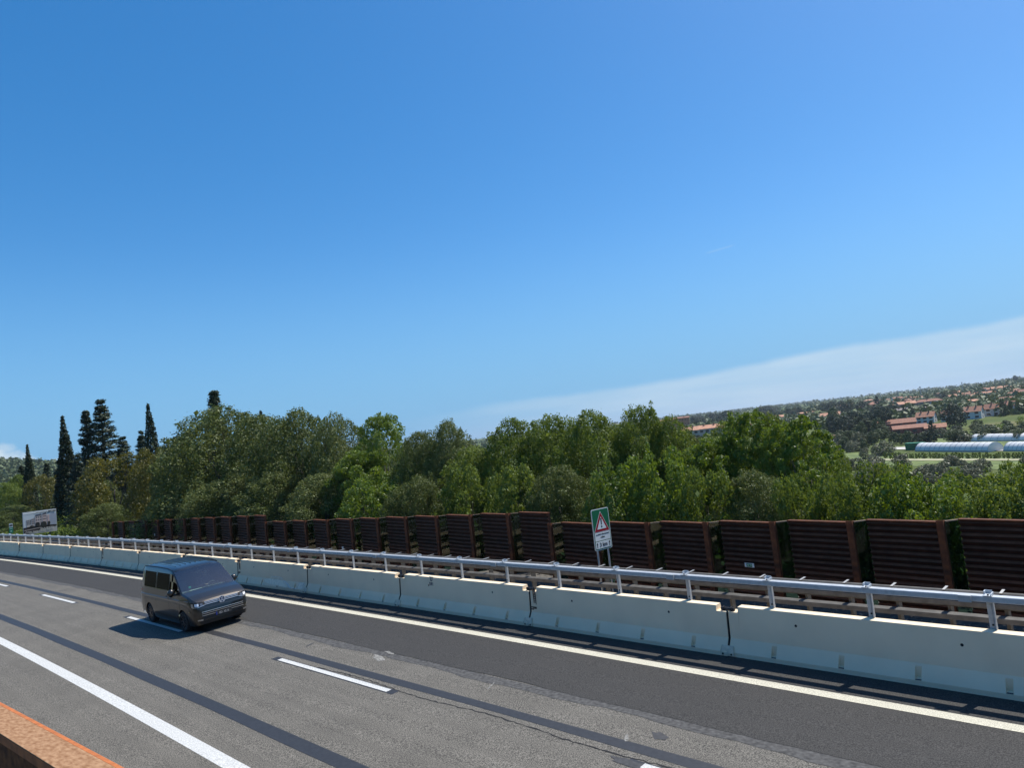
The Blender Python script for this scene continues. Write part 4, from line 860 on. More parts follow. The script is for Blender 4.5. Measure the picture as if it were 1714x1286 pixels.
H_(1536, 1562, 698, 709, 3.0, 'white house with orange tiles just above the lone pointed cypress', 'white', 0, turn=-.25, chim=2)
H_(1577, 1592, 694, 706, 2.2, 'small white orange-roofed house left of the big dark round tree', 'white', 0, turn=-.25)
H_(1616, 1641, 689, 702, 3.0, 'white house with orange roof right of the big dark round tree', 'white', 0, turn=-.25, chim=2)
H_(1651, 1672, 684, 697, 2.8, 'white orange-roofed house, third from the left in the white row', 'white', 0, turn=-.25)
H_(1676, 1697, 679, 693, 2.6, 'white house with orange roof at the upper right end of the white row', 'white', 0, turn=-.25)
H_(1614, 1643, 672, 680, 1.8, 'cream house with a brown-orange roof behind the white row', 'cream', 3, hip=True)
H_(1645, 1698, 670, 678, 2., 'long low house with brown roof along the top of the white row', 'cream', 1, chim=3, group='houses of the far village')
H_(1692, 1716, 659, 668, 1.8, 'orange-walled house near the right picture edge, above the white row', 'orange', 1)
H_(1508, 1534, 676, 688, 2.4, 'pink house with a pale orange gable left of the wide brown-roofed house', 'pink', 3, turn=.3)
H_(1535, 1577, 672, 684, 2.4, 'wide house with a brown hipped roof and a pale balcony', 'grey', 1, hip=True, balcony=True)
H_(1492, 1556, 687, 697, 2.4, 'broad grey-roofed building in front of the wide brown-roofed house', 'pink', 2, hip=True, chim=2)
H_(1474, 1532, 709, 726, 2.2, 'long dark red building with a brown roof and a row of windows', 'brick', 1, turn=.08, chim=0, cols=6)
H_(1500, 1550, 717, 728, 1.7, 'low dark red wing attached in front of the long red building', 'brick', 1, turn=.08, chim=0, floors=1)
H_(1552, 1583, 716, 728, 1.8, 'small red house with an orange roof right of the village cypress', 'brick', 0, floors=1, chim=0)
H_(1375, 1405, 696, 706, 2.6, 'white house with an orange roof at the right of the thin-crowned tall tree', 'white', 3, turn=-.2)
H_(1288, 1312, 699, 706, 2.2, 'little pale house with a bright orange roof seen above the tall green trees', 'cream', 3)
H_(1335, 1362, 692, 697, 1.4, 'low pale house on the skyline above the tall green trees', 'cream', 3, floors=1, chim=0)
H_(1448, 1466, 678, 686, 1.6, 'brownish house by the dark pointed conifer on the skyline', 'brick', 1, floors=1)
H_(1480, 1498, 680, 686, 1.4, 'small pale-roofed house between the skyline conifer and the pink house', 'cream', 3, floors=1)
H_(1388, 1412, 733, 744, 1.2, 'low dark brown shed beside the grey plastic tunnel', 'brick', 1, floors=1, chim=0, name='shed', cat='shed')
# orange apartment block and the terraced row on the hill behind the tall trees
H_(1106, 1128, 704, 722, 1.2, 'long orange apartment block on the hill, left half', 'orange', 1, floors=3, chim=1, name='apartment_block', cat='apartment block', cols=5, shut=False)
H_(1128.5, 1156, 700, 722, 1.2, 'long orange apartment block on the hill, taller right half', 'orange', 1, floors=3, chim=2, name='apartment_block', cat='apartment block', cols=6, shut=False)
for i, (a, b, e, f) in enumerate(((1143, 1171, 721, 738), (1172, 1209, 717, 736), (1210, 1236, 714.5, 734), (1237, 1262, 712.5, 733))):
    H_(a, b, e, f, 2.2, f'pale terraced house with orange roof, {ORD[i]} from the left in its row on the hill', 'grey', 3, chim=2, group='terraced houses on the hill', name='terraced_house', cat='terraced house')
for (u, v, wpx, lab) in ((1585, 661.5, 12, 'tiny white building on the far ridge, left one of the scattered pair'), (1665, 664, 10, 'tiny white building near the right part of the far ridge')):
    H_(u-wpx/2, u+wpx/2, v, v+4, .6, lab, 'white', 2, hip=True, floors=1, chim=0, shut=False, group='far white buildings')
for i in range(44):
    u = rng.uniform(1400, 1712); v = 683-.11*(u-1420)*1.02+rng.uniform(-9, 7); wp = rng.uniform(9, 17)
    H_(u-wp/2, u+wp/2, v, v+rng.uniform(4, 6.5), rng.uniform(1.6, 2.6), 'small house with a reddish roof among the trees of the far ridge', ('cream', 'white', 'pink', 'orange')[i % 4], (0, 3, 1, 3)[(i//2) % 4], hip=i % 3 == 0, turn=rng.uniform(-.6, .6), floors=1, chim=i % 2, shut=False, group='small houses of the far ridge')
# masts on the skyline
def mast(u, v0, v1, dep, label):
    p = at_depth(u, v0, dep); q = at_depth(u, v1, dep); h = q.z-p.z; b = MB(); b.tube([(0, 0, -25), (0, 0, h)], [.5, .3], 6); b.box(-.9, .9, -.4, .4, h*.72, h*1.0)
    tag(b.obj('mast', mat('mast_grey', (.28, .30, .33), .6), None, M=Matrix.Translation(p)), label, 'mast')
mast(1541, 657, 647, 1100, 'thick antenna mast on the skyline above the wide brown-roofed house'); mast(1504, 664, 654, 1300, 'thin lamp-like mast on the skyline above the pink house'); mast(1611, 650, 640, 1400, 'thin mast on the skyline between the two white ridge buildings'); mast(1409, 675, 665, 1200, 'thin mast on the skyline left of the skyline conifer')
# far trees
def low_tree(key, H, Wd, z0, nl, leaves, leaf, lm, kind='round', flat=1., thick=.2, asp=.7):
    C, Rr = crown_lumps(H, Wd, z0, nl, kind, (.22, .36)); P, d = lump_leaves(C, Rr, leaves, flat, thick, .15)
    me = leaf_mesh(key, P, d, leaf, lm, asp, .7); bm = bmesh.new(); bm.from_mesh(me); tb = MB(); tb.tube([(0, 0, -1), (0, 0, H*.6)], [.2, .1], 5); tm = tb.mesh('t', M_bark); bm.from_mesh(tm)
    nf = leaves; bm.faces.ensure_lookup_table()
    for f in bm.faces[len(P):]: f.material_index = 1
    bm.to_mesh(me); bm.free(); me.materials.append(M_bark); LOW[key] = (me, H, Wd)
LOW = {}
for i in range(3): low_tree(f'round{i}', 8, 7, .3, 30, 2600, .42, (L_far, L_fard, L_far)[i])
low_tree('dark0', 9, 7, .3, 34, 3000, .42, L_fard); low_tree('spire', 10, 2.6, .1, 40, 2200, .32, L_fard, 'tall'); low_tree('pine', 9, 8, 4.5, 26, 2400, .4, L_fard, 'round', .6)
low_tree('poplar', 10, 4, .2, 34, 2600, .36, L_far, 'tall'); low_tree('olive', 4.5, 5, .2, 26, 2400, .30, L_olive, 'mound'); low_tree('orch', 3, 2.0, .4, 12, 900, .22, L_oakb, 'round'); low_tree('bright', 6, 6, .2, 26, 2200, .36, L_bright, 'mound')
def far_tree(key, u, vbase, hpx, wpx, label, group, name='tree', cat='tree'):
    P = at(u, vbase); k = float((np.array(P)-np.array([0, 0, CAM_H]))@_F)/FOC; me, h0, w0 = LOW[key]
    o = link(name, me, None, Matrix.Translation(P+Vector((0, 0, -.3))) @ Matrix.Rotation(rng.uniform(0, 6.28), 4, 'Z') @ Matrix.Diagonal((wpx*k/w0, wpx*k/w0, hpx*k/h0, 1)))
    return tag(o, label, cat, group)
F = far_tree
F('spire', 1564, 745, 42, 13, 'dark pointed cypress standing alone beside the plastic tunnel, below the white houses', 'far cypresses', 'cypress_tree')
F('dark0', 1599, 719, 42, 36, 'big dark round tree in front of the white houses', 'single far trees', 'tree')
F('spire', 1470, 688, 26, 10, 'dark pointed conifer on the skyline left of the pink house', 'far cypresses', 'conifer_tree')
F('spire', 1516, 703, 26, 8, 'dark narrow cypress in front of the grey-roofed building, left of a pair', 'far cypresses', 'cypress_tree'); F('spire', 1530, 705, 24, 9, 'dark narrow cypress in front of the grey-roofed building, right of a pair', 'far cypresses', 'cypress_tree')
F('poplar', 1681, 697, 30, 13, 'dark upright tree in front of the white house row, near its right end', 'single far trees')
F('pine', 1701, 644, 15, 9, 'flat-topped pine standing alone on the skyline by the right picture edge', 'single far trees', 'pine_tree')
F('olive', 1480, 763, 22, 36, 'large round grey-green olive tree at the left end of the orchard row', 'olive trees in the meadow', 'olive_tree'); F('olive', 1449, 770, 19, 18, 'grey-green olive tree left of the largest one by the orchard row', 'olive trees in the meadow', 'olive_tree')
F('olive', 1404, 774, 22, 22, 'grey-green olive tree in the meadow right of the thin-crowned tall tree', 'olive trees in the meadow', 'olive_tree'); F('olive', 1423, 758, 16, 16, 'grey-green olive tree at the left edge of the meadow, behind two nearer ones', 'olive trees in the meadow', 'olive_tree'); F('olive', 1465, 762, 14, 14, 'small olive tree touching the left side of the largest olive', 'olive trees in the meadow', 'olive_tree')
for i in range(44):
    u = 1484+i*5.6+rng.uniform(-1, 1); F('orch', u, 768.5+rng.uniform(-.6, .6), rng.uniform(9, 13), rng.uniform(5, 8), 'young orchard tree in the straight row in front of the plastic tunnels', 'orchard row before the plastic tunnels', 'fruit_tree', 'fruit tree')
def scatter(n, area, keys, hr, wr, label, group, name, cat='tree'):
    for i in range(n):
        u = rng.uniform(area[0], area[1]); v = rng.uniform(area[2], area[3])-.109*0; F(keys[rng.integers(len(keys))], u, v, rng.uniform(*hr), rng.uniform(*wr), label, group, name, cat)
scatter(46, (1400, 1790, 779, 812), ['olive'], (14, 22), (20, 34), 'grey-green olive tree of the grove between the wall-side shrubs and the orchard row', 'olive grove', 'olive_tree', 'olive tree')
scatter(16, (1405, 1475, 738, 756), ['round0', 'olive', 'round2'], (14, 24), (16, 26), 'rounded tree on the meadow edge left of the green container', 'trees left of the container', 'tree')
for i, u in enumerate((1510, 1522, 1537, 1549, 1497, 1556)): F(('round2', 'round0', 'dark0')[i % 3], u, 744+rng.uniform(-2, 2), rng.uniform(18, 24), rng.uniform(16, 24), 'dark green tree in the clump behind the green container', 'trees behind the container', 'tree')
scatter(30, (1570, 1790, 727, 740), ['round0', 'olive', 'round2', 'olive'], (12, 20), (16, 30), 'bushy green tree of the belt between the plastic tunnels and the white houses', 'belt of trees below the white houses', 'tree')
scatter(20, (1600, 1790, 708, 726), ['round0', 'round1', 'dark0', 'bright'], (9, 15), (12, 24), 'green tree just below the row of white houses', 'trees below the white houses', 'tree')
scatter(22, (1395, 1480, 712, 738), ['round0', 'round1', 'poplar', 'dark0'], (22, 34), (18, 30), 'leafy green tree left of the dark red building', 'trees left of the red building', 'tree')
F('pine', 1487, 727, 44, 26, 'tall pine with bare trunk in front of the dark red building', 'single far trees', 'pine_tree'); F('pine', 1474, 729, 42, 24, 'tall spreading pine at the left end of the dark red building', 'single far trees', 'pine_tree')
scatter(30, (1380, 1500, 688, 712), ['round0', 'round1', 'dark0', 'poplar'], (12, 20), (12, 22), 'dark tree among the upper houses left of the grey-roofed building', 'trees among the upper houses', 'tree')
scatter(22, (1560, 1730, 664, 684), ['round0', 'round1', 'dark0', 'spire', 'poplar'], (8, 16), (8, 16), 'dark tree among the roofs of the white house row', 'trees among the white houses', 'tree')
scatter(24, (1270, 1400, 690, 706), ['round0', 'round1', 'dark0', 'pine'], (9, 15), (12, 20), 'dark tree on the slope above the tall bright-green trees', 'trees on the slope above the bright trees', 'tree')
F('dark0', 1274, 700, 18, 26, 'broad dark tree on the skyline, left of the little orange-roofed house', 'single far trees'); F('pine', 1218, 708, 20, 26, 'umbrella-shaped dark pine on the skyline above the terraced houses', 'single far trees', 'pine_tree'); F('round1', 1290, 700, 15, 20, 'dark green rounded tree next to the broad dark skyline tree', 'single far trees')
scatter(30, (1155, 1290, 704, 718), ['round0', 'round1', 'dark0'], (9, 15), (12, 20), 'dark tree on the hill between the orange block and the skyline pine', 'trees on the hill by the orange block', 'tree')
scatter(26, (1085, 1265, 722, 745), ['round0', 'round1', 'dark0', 'poplar'], (9, 14), (14, 24), 'green tree below the terraced houses on the hill', 'trees below the terraced houses', 'tree')
scatter(34, (770, 1100, 742, 758), ['round0', 'round1', 'dark0'], (10, 17), (12, 22), 'tree of the wooded hilltop seen through the gap in the near trees', 'trees on the middle hilltop', 'tree')
# far woodland: everything beyond, one mass
def woodland():
    P = []; Nn = []; S = []
    def clump(x, y, h, wd, n):
        z = terrain(np.array([x]), np.array([y]))[0]; d = sphere_dirs(n); d[:, 2] = np.abs(d[:, 2])*1.1-.15; P.append(np.array([x, y, z])+d*np.array([wd/2, wd/2, h])*rng.uniform(.8, 1.05, (n, 1))); Nn.append(d); S.append(np.full(n, wd*.28))
    def field(n, az0, az1, d0, d1, dense=False, h=(5, 9)):
        k = 0
        while k < n:
            az = R(rng.uniform(az0, az1)); d = math.exp(rng.uniform(math.log(d0), math.log(d1))); x, y = math.sin(az)*d, math.cos(az)*d
            if not dense and math.sin(x*.011+.5)*math.sin(y*.008)+.4*math.sin(x*.031)*math.sin(y*.027) < -.25: 
                k += .3; continue
            clump(x, y, rng.uniform(*h), rng.uniform(7, 13)*(1+d/4000), 34 if d < 1500 else 18); k += 1
    field(1500, 12, 46, 560, 1700); field(1800, 4, 48, 1500, 6000, h=(9, 15)); field(500, -14, 14, 430, 1200); field(2200, -46, -28, 900, 2000, h=(8, 14), dense=True); field(500, -20, 6, 900, 4000, h=(8, 14))
    P_ = np.vstack(P); n_ = np.vstack(Nn); s_ = np.concatenate(S); me = leaf_mesh('woodland', P_, n_, 1., L_far, .8, .5)
    co = np.empty(len(me.vertices)*3, np.float32); me.vertices.foreach_get('co', co); co = co.reshape(-1, 4, 3); c = co.mean(1, keepdims=True); co = c+(co-c)*s_[:, None, None]; me.vertices.foreach_set('co', co.astype(np.float32).ravel()); me.update()
    tag(link('woodland', me), kind='stuff')
woodland()

# ------------------------------------------------------------------ billboard and small plates on the left
def billboard():
    tl, tr, br, bl = (35.9, 858.7), (92.8, 851), (96, 888), (39.4, 897); dep = 74.
    A = at_depth(*bl, dep); B = at_depth(*br, dep*1.03); Tp = at_depth(*tl, dep); d = B-A; W_ = math.hypot(d.x, d.y); H = (Tp-A).length*.99; M = Matrix.Translation((A.x, A.y, A.z)) @ Matrix.Rotation(math.atan2(d.y, d.x), 4, 'Z')
    zt = float(terrain(np.array([A.x]), np.array([A.y]))[0])-A.z-.3
    r = thing('billboard', 'large roadside billboard showing a pale multi-storey building, with a dark lettered strip below', 'billboard', M); b = MB(); b.box(0, W_, 0, .12, 0, H); bd = b.obj('board', mat('board_back', (.30, .31, .32), .6), r)
    def pl(nm, pts, col, y, par=bd, vs=0): q = MB(); q.prism([(x*W_, -y, z*H) for x, z in pts], (0, -.004, 0)); return q.obj(nm, mat('print_'+nm+str(y), col, .5, var=.06, vscale=1.5), par)
    pl('printed_sky', [(.01, .30), (.99, .30), (.99, .99), (.01, .99)], (.40, .46, .50), .002); pl('printed_dusk', [(.70, .30), (.985, .30), (.985, .80), (.84, .84), (.70, .62)], (.25, .29, .36), .008)
    pl('printed_header', [(.01, .90), (.985, .90), (.985, .985), (.01, .985)], (.56, .60, .61), .014)
    pl('printed_ground', [(.012, .03), (.985, .24), (.985, .30), (.6, .34), (.3, .35), (.012, .32)], (.02, .018, .018), .014)
    pl('printed_path', [(.03, .18), (.55, .24), (.55, .27), (.03, .22)], (.24, .22, .21), .020)
    for i, (x0, x1, z1) in enumerate(((.10, .24, .66), (.25, .34, .70), (.36, .55, .80), (.57, .70, .82), (.72, .78, .78))): pl('printed_block', [(x0, .33), (x1, .34), (x1, z1), (x0, z1-.01)], (.33+.02*i, .32, .31), .020+.001*i)
    q = MB()
    for x0, x1, z1 in ((.10, .24, .64), (.25, .34, .68), (.37, .55, .77), (.58, .69, .80)):
        for c in range(3):
            for f in range(3): x = x0+(x1-x0)*(c+.35)/3; z = .42+(z1-.42)*(f+.3)/3; q.box(x*W_, (x+(x1-x0)*.14)*W_, -.034, -.028, z*H, (z+.05)*H)
    q.obj('printed_windows', mat('print_window', (.05, .06, .08), .5), bd)
    for x0, x1, z in ((.35, .56, .80), (.56, .71, .83)): pl('printed_roof', [(x0, z-.03), (x1, z), (x1-.03, z+.05), (x0+.04, z+.03)], (.06, .07, .09), .036)
    for cx, cz, rx, rz in ((.42, .40, .07, .10), (.60, .38, .09, .12), (.76, .40, .04, .09), (.25, .34, .06, .05)): pl('printed_tree', [(cx+rx*math.cos(a), cz+rz*math.sin(a)) for a in np.linspace(0, 6.28, 12)[:-1]], (.018, .02, .018), .042)
    T_ = lambda x, z, rot=0.: Matrix.Translation((x*W_, -.05, z*H)) @ Matrix.Rotation(R(90), 4, 'X')
    wt = mat('print_white', (.5, .5, .48), .5); dk = mat('print_dark', (.02, .025, .035), .5)
    lettering('INVESTI', .085*H*1.8, wt, bd, T_(.70, .17), .004); lettering('CON NOI OGGI', .06*H*1.8, wt, bd, T_(.36, .10), .003); lettering('AVAB', .055*H*1.7, dk, bd, T_(.89, .925), .008); lettering('nuovi appartamenti', .035*H*1.6, dk, bd, T_(.56, .925), .002)
    q = MB(); q.disc((.78*W_, -.02, .925*H), .032*H, (0, -1, 0), .03, 12); q.obj('logo_disc', dk, bd)
    for x in (.2, .8): q = MB(); q.tube([(x*W_, .24, zt), (x*W_, .24, H*.9)], .11, 8); q.obj('post', M_grey, r)
billboard()
def km_sign():
    dep = 76.; A = at_depth(19, 893, dep); M = Matrix.Translation(A) @ Matrix.Rotation(-math.atan2(A.x, A.y), 4, 'Z'); z0 = float(terrain(np.array([A.x]), np.array([A.y]))[0])-A.z
    r = thing('road_sign', 'small upright sign, white over green, beside the billboard at the left edge', 'road sign', M); k = dep/FOC; w_, h = 5.6*k, 16*k
    b = MB(); b.box(-w_/2, w_/2, 0, .04, 0, h*.60); g = b.obj('plate', mat('sign_green_light', (.005, .18, .09), .4), r); b = MB(); b.box(-w_*.45, w_*.45, 0, .04, h*.60, h); p = b.obj('plate', mat('sign_white', (.62, .64, .63), .45), r)
    T_ = lambda z: Matrix.Translation((0, -.004, z)) @ Matrix.Rotation(R(90), 4, 'X')
    lettering('88', h*.26, mat('sign_black', (.006, .007, .009), .5), p, T_(h*.79), .01); b = MB(); b.box(-w_*.35, w_*.35, -.008, 0, h*.42, h*.48); b.box(-w_*.2, w_*.2, -.008, 0, h*.14, h*.26); b.obj('marks', mat('sign_pale_green', (.35, .55, .45), .5), g)
    b = MB(); b.tube([(0, .06, z0), (0, .06, h*.9)], .04, 8); b.obj('post', M_grey, r)
km_sign()
wall_plate(('C', 8), .48, .46, .30, .115, 'small green emergency plate with white ends on the brown noise wall', True)
wall_plate(('B', 6), .62, .38, .16, .14, 'tiny pale plate on the middle section of the noise wall', False)
wall_plate(('A', 7), .5, .55, .2, .16, 'tiny pale plate on the far section of the noise wall', False)

# air between the camera and the far ridge
def haze():
    b = MB(); b.box(-9000, 9000, -300, 9000, -60, 95); m = bpy.data.materials.new('haze'); m.use_nodes = True; nt = m.node_tree; nt.nodes.remove(nt.nodes['Principled BSDF']); v = nt.nodes.new('ShaderNodeVolumePrincipled')
    v.inputs['Color'].default_value = (.72, .82, .95, 1); v.inputs['Density'].default_value = HAZE; v.inputs['Anisotropy'].default_value = .3; nt.links.new(v.outputs[0], nt.nodes['Material Output'].inputs['Volume']); tag(b.obj('haze', m), kind='stuff')
HAZE = .00007
haze()
# ------------------------------------------------------------------ the van and its driver
def van():
    paint = mat('dark_grey_metallic_paint', (.062, .056, .050), .36, .85, .5, coat=.8)
    blk = mat('black_plastic', (.012, .012, .013), .55); chrome = mat('chrome_strip', (.62, .60, .58), .28, .7); rub = mat('tyre_rubber', (.016, .016, .017), .8); alloy = mat('dark_alloy', (.10, .10, .105), .35, .9)
    glass = glassmat('windscreen_glass', (.64, .80, .74), .19, .01, 1.35); priv = mat('privacy_glass', (.003, .003, .004), .05, 0, .15); inner = mat('cabin_trim', (.12, .125, .125), .8); pale = mat('pale_trim', (.22, .23, .24), .7)
    S = 1.045
    M = frame(24.93, .97, .012) @ Matrix.Rotation(R(-.6), 4, 'Z') @ Matrix.Scale(S, 4)
    r = thing('passenger_van', 'dark grey metallic passenger van driving in the middle lane', 'van', M)
    L = 4.9; WB = (.93, 3.93); RA = .385
    I = lambda x, xs, ys: float(np.interp(x, xs, ys))
    def ztop(x): return I(x, [0, .03, .08, .2, .55, .98, 1.15, 1.45, 1.78, 1.92, 2.3, 3.2, 4.3, 4.62, 4.78, 4.86, 4.9], [.84, .94, 1.0, 1.055, 1.15, 1.235, 1.37, 1.60, 1.84, 1.90, 1.95, 1.965, 1.958, 1.935, 1.89, 1.79, 1.64])
    def hw(x): return I(x, [0, .02, .06, .14, .28, .5, .8, 1.2, 4.4, 4.7, 4.84, 4.9], [.60, .70, .785, .86, .905, .93, .945, .952, .952, .93, .90, .86])
    def yw(z, x):                                        # side profile, as a share of the half width
        return I(z, [.2, .3, .55, .85, .98, 1.02, 1.22, 1.84, 1.97], [.93, .965, .995, 1.0, .995, .975, .96, .84, .79])
    def zbot(x):
        b = I(x, [0, .1, .3, 4.6, 4.9], [.27, .23, .21, .25, .34])
        for xc in WB:
            q = RA**2-(x-xc)**2
            if q > 0: b = max(b, .335+math.sqrt(q))
        return b
    LV = [.20, .30, .55, .80, .95, 1.0, 1.20, 1.26, 1.55, 1.79]
    xs = sorted(set([0, .02, .06, .14, .28, .42, .5, .98, 1.04, 1.2, 1.4, 1.6, 1.72, 1.80, 1.86, 2.02, 2.06, 2.4, 3.2, 3.28, 3.5, 4.38, 4.46, 4.62, 4.7, 4.78, 4.84, 4.88, 4.9]+[round(c+RA*math.cos(a), 4) for c in WB for a in np.linspace(0, math.pi, 9)]))
    NS = len(LV); rows = []
    def section(x):
        zt, zb = ztop(x), zbot(x); w = hw(x); hood = zt < 1.86; edge = zt-(.05 if x > .05 else .03); pts = []
        nz = .10 if x < .6 else 0
        for z in LV:
            zz = max(z, zb+.004*LV.index(z)); zz = min(zz, edge-.002*(NS-LV.index(z))); zz = max(zz, zb+.001*LV.index(z)); pts.append([x, w*yw(zz, x), zz])
        ye = w*yw(edge, x)
        pts.append([x, ye*.985, edge]); pts.append([x, ye-.045, zt-.012 if x > .05 else zt-.01])
        for f in (.66, .33, 0): pts.append([x, (ye-.045)*f, zt+.02*(1-f*f)])
        for p in pts:                                    # the nose leans back above the bumper and below it
            k = max(0, 1-p[0]/.55); z = p[2]; p[0] += k*(.11*max(0, (z-.62)/.4)**1.3+.05*max(0, (.42-z)/.2))
            k2 = max(0, (p[0]-4.5)/.4); p[0] -= k2*.16*max(0, (z-1.05)/.8)
        return [Vector(p) for p in pts]
    rows = [section(x) for x in xs]; NP = len(rows[0])
    part = {}
    def put(nm, quad):
        part.setdefault(nm, []).append(quad)
    for i in range(len(xs)-1):
        xm = (xs[i]+xs[i+1])/2
        for k in range(NP-1):
            q = [rows[i][k], rows[i+1][k], rows[i+1][k+1], rows[i][k+1]]; nm = 'body'
            if NS-3 <= k < NS-1 and k >= 7:
                if 1.2 < xm < 2.02: nm = 'front_door_window'
                elif 2.06 < xm < 3.2: nm = 'sliding_door_window'
                elif 3.28 < xm < 4.38: nm = 'rear_side_window'
            if k >= NS+1 and 1.0 < xm < 1.83: nm = 'windscreen'
            if k == NS and 1.04 < xm < 1.72: nm = 'body'
            if k >= NS+1 and .06 < xm < .98: nm = 'bonnet'
            put(nm, q)
    gm = {'windscreen': glass, 'front_door_window': glassmat('door_glass', (.012, .014, .014), .03, .01, 1.08), 'sliding_door_window': priv, 'rear_side_window': priv}
    for nm, qs in part.items():
        sides = (-1, 1)
        if nm in ('body', 'bonnet', 'windscreen'):
            b = MB()
            for q in qs:
                for s in sides:
                    b.add([Vector((p.x, p.y*s, p.z)) for p in q], [(0, 1, 2, 3)])
            if nm == 'body':
                for s in sides:
                    for rw in (rows[0], rows[-1]): b.add([Vector((p.x, p.y*s, p.z)) for p in rw]+[Vector((rw[0].x, 0, rw[0].z))], [tuple(range(NP+1))])
            me = b.mesh(nm, gm.get(nm, paint), True); bm = bmesh.new(); bm.from_mesh(me); bmesh.ops.remove_doubles(bm, verts=bm.verts, dist=.0008); bmesh.ops.recalc_face_normals(bm, faces=bm.faces); bm.to_mesh(me); bm.free()
            o = link(nm, me, r)
        else:
            for s in sides:
                b = MB()
                for q in qs: b.add([Vector((p.x, p.y*s, p.z)) for p in q], [(0, 1, 2, 3)])
                o = b.obj(nm, gm[nm], r, False)
                # dark frame strip round the glass
    # black lower sills and floor
    b = MB(); b.box(.2, 4.75, -.80, .80, .22, .34); b.box(1.4, 3.45, -.86, .86, .2, .3); b.obj('underbody', blk, r)
    b = MB()
    for xc in WB:
        for s in (-1, 1):
            ar = [Vector((xc+RA*1.0*math.cos(a), 0, .335+RA*math.sin(a))) for a in np.linspace(0, math.pi, 13)]
            b.loft([[Vector((p.x, s*.55, p.z)) for p in ar], [Vector((p.x, s*.90, p.z)) for p in ar]], closed=False, caps=False)
            b.add([Vector((p.x, s*.55, p.z)) for p in ar], [tuple(range(13))])
    b.obj('wheel_housing', blk, r)
    # wheels
    tb = MB(); prof = [(-.10, .21), (-.108, .29), (-.095, .325), (-.05, .335), (.05, .335), (.095, .325), (.108, .29), (.10, .21)]
    tb.loft([[Vector((rr*math.cos(a), y, rr*math.sin(a))) for y, rr in prof] for a in np.linspace(0, 2*math.pi, 33)], closed=True, caps=False); TY = tb.mesh('tyre', rub, True)
    rb = MB()
    for k in range(10):
        a = k*2*math.pi/10; rb.prism([(.05*math.cos(a-.5), .085, .05*math.sin(a-.5)), (.05*math.cos(a+.5), .085, .05*math.sin(a+.5)), (.215*math.cos(a+.11), .10, .215*math.sin(a+.11)), (.215*math.cos(a-.11), .10, .215*math.sin(a-.11))], (0, -.03, 0))
    rb.loft([[Vector((q*math.cos(a), y, q*math.sin(a))) for y, q in ((.10, .222), (.104, .212), (-.06, .19), (-.09, .215))] for a in np.linspace(0, 2*math.pi, 33)], caps=False); rb.disc((0, .07, 0), .06, (0, 1, 0), .035, 12); rb.disc((0, -.02, 0), .2, (0, 1, 0), .03, 20, 1); RM = rb.mesh('rim', [alloy, blk])
    for xc in WB:
        for s in (-1, 1):
            w_ = link('wheel', None, r, Matrix.Translation((xc, s*.825, .335)) @ (Matrix.Identity(4) if s > 0 else Matrix.Rotation(math.pi, 4, 'Z')))
            link('tyre', TY, w_); link('rim', RM, w_)
    # features that lie on the nose
    def nx(y, z):
        yy = abs(y)/max(.5, yw(z, 0)); ws = [hw(a) for a in np.linspace(0, .8, 81)]
        x = 0 if yy <= ws[0] else float(np.interp(yy, ws, np.linspace(0, .8, 81))); k = max(0, 1-x/.55)
        return x+k*(.11*max(0, (z-.62)/.4)**1.3+.05*max(0, (.42-z)/.2)) - .012*(1-(abs(y)/.6)**2 if abs(y) < .6 else 0)
    def nose(nm, poly_lo, poly_hi, m, off, th=.012, par=r, n=14):
        """a strip on the nose: poly_lo / poly_hi give (y, z) along its lower and upper edges"""
        b = MB(); lo = [(np.interp(t, np.linspace(0, 1, len(poly_lo)), [p[0] for p in poly_lo]), np.interp(t, np.linspace(0, 1, len(poly_lo)), [p[1] for p in poly_lo])) for t in np.linspace(0, 1, n)]
        hi = [(np.interp(t, np.linspace(0, 1, len(poly_hi)), [p[0] for p in poly_hi]), np.interp(t, np.linspace(0, 1, len(poly_hi)), [p[1] for p in poly_hi])) for t in np.linspace(0, 1, n)]
        b.loft([[Vector((nx(a, c)-off, a, c)), Vector((nx(d, e)-off, d, e)), Vector((nx(d, e)-off+th, d, e)), Vector((nx(a, c)-off+th, a, c))] for (a, c), (d, e) in zip(lo, hi)])
        return b.obj(nm, m, par)
    gr_ = nose('upper_grille', [(-.54, .845), (.54, .845)], [(-.54, .955), (.54, .955)], blk, .010)
    for z in (.862, .905, .942): nose('grille_bar', [(-.55, z), (.55, z)], [(-.55, z+.016), (.55, z+.016)], chrome, .022, .014, gr_)
    lg = nose('lower_grille', [(-.62, .42), (.62, .42)], [(-.70, .66), (.70, .66)], blk, .006)
    for z in (.47, .53, .59, .645): nose('grille_bar', [(-.68, z), (.68, z)], [(-.68, z+.012), (.68, z+.012)], chrome if z > .5 else blk, .018, .012, lg)
    nose('bumper_edge', [(-.88, .755), (-.5, .742), (.5, .742), (.88, .755)], [(-.88, .80), (-.5, .81), (.5, .81), (.88, .80)], paint, .016, .02)
    nose('lower_lip', [(-.72, .27), (.72, .27)], [(-.76, .36), (.76, .36)], blk, .012, .02)
    pl = nose('number_plate', [(-.26, .455), (.26, .455)], [(-.26, .565), (.26, .565)], mat('plate_shaded', (.035, .035, .036), .5), .030, .01); nose('plate_band', [(.222, .458), (.257, .458)], [(.222, .562), (.257, .562)], mat('plate_blue', (.01, .03, .25), .5), .034, .006, pl)  # white plate painted dark grey, its shade put into the colour
    lettering('ED  42 X', .085, mat('plate_letters', (.30, .30, .30), .5), pl, Matrix.Translation((nx(0, .51)-.046, 0, .508)) @ Matrix.Rotation(R(-90), 4, 'Z') @ Matrix.Rotation(R(90), 4, 'X'), .002)
    # round emblem
    b = MB(); c = Vector((nx(0, .90)-.040, 0, .902)); ang = np.linspace(0, 2*math.pi, 25)
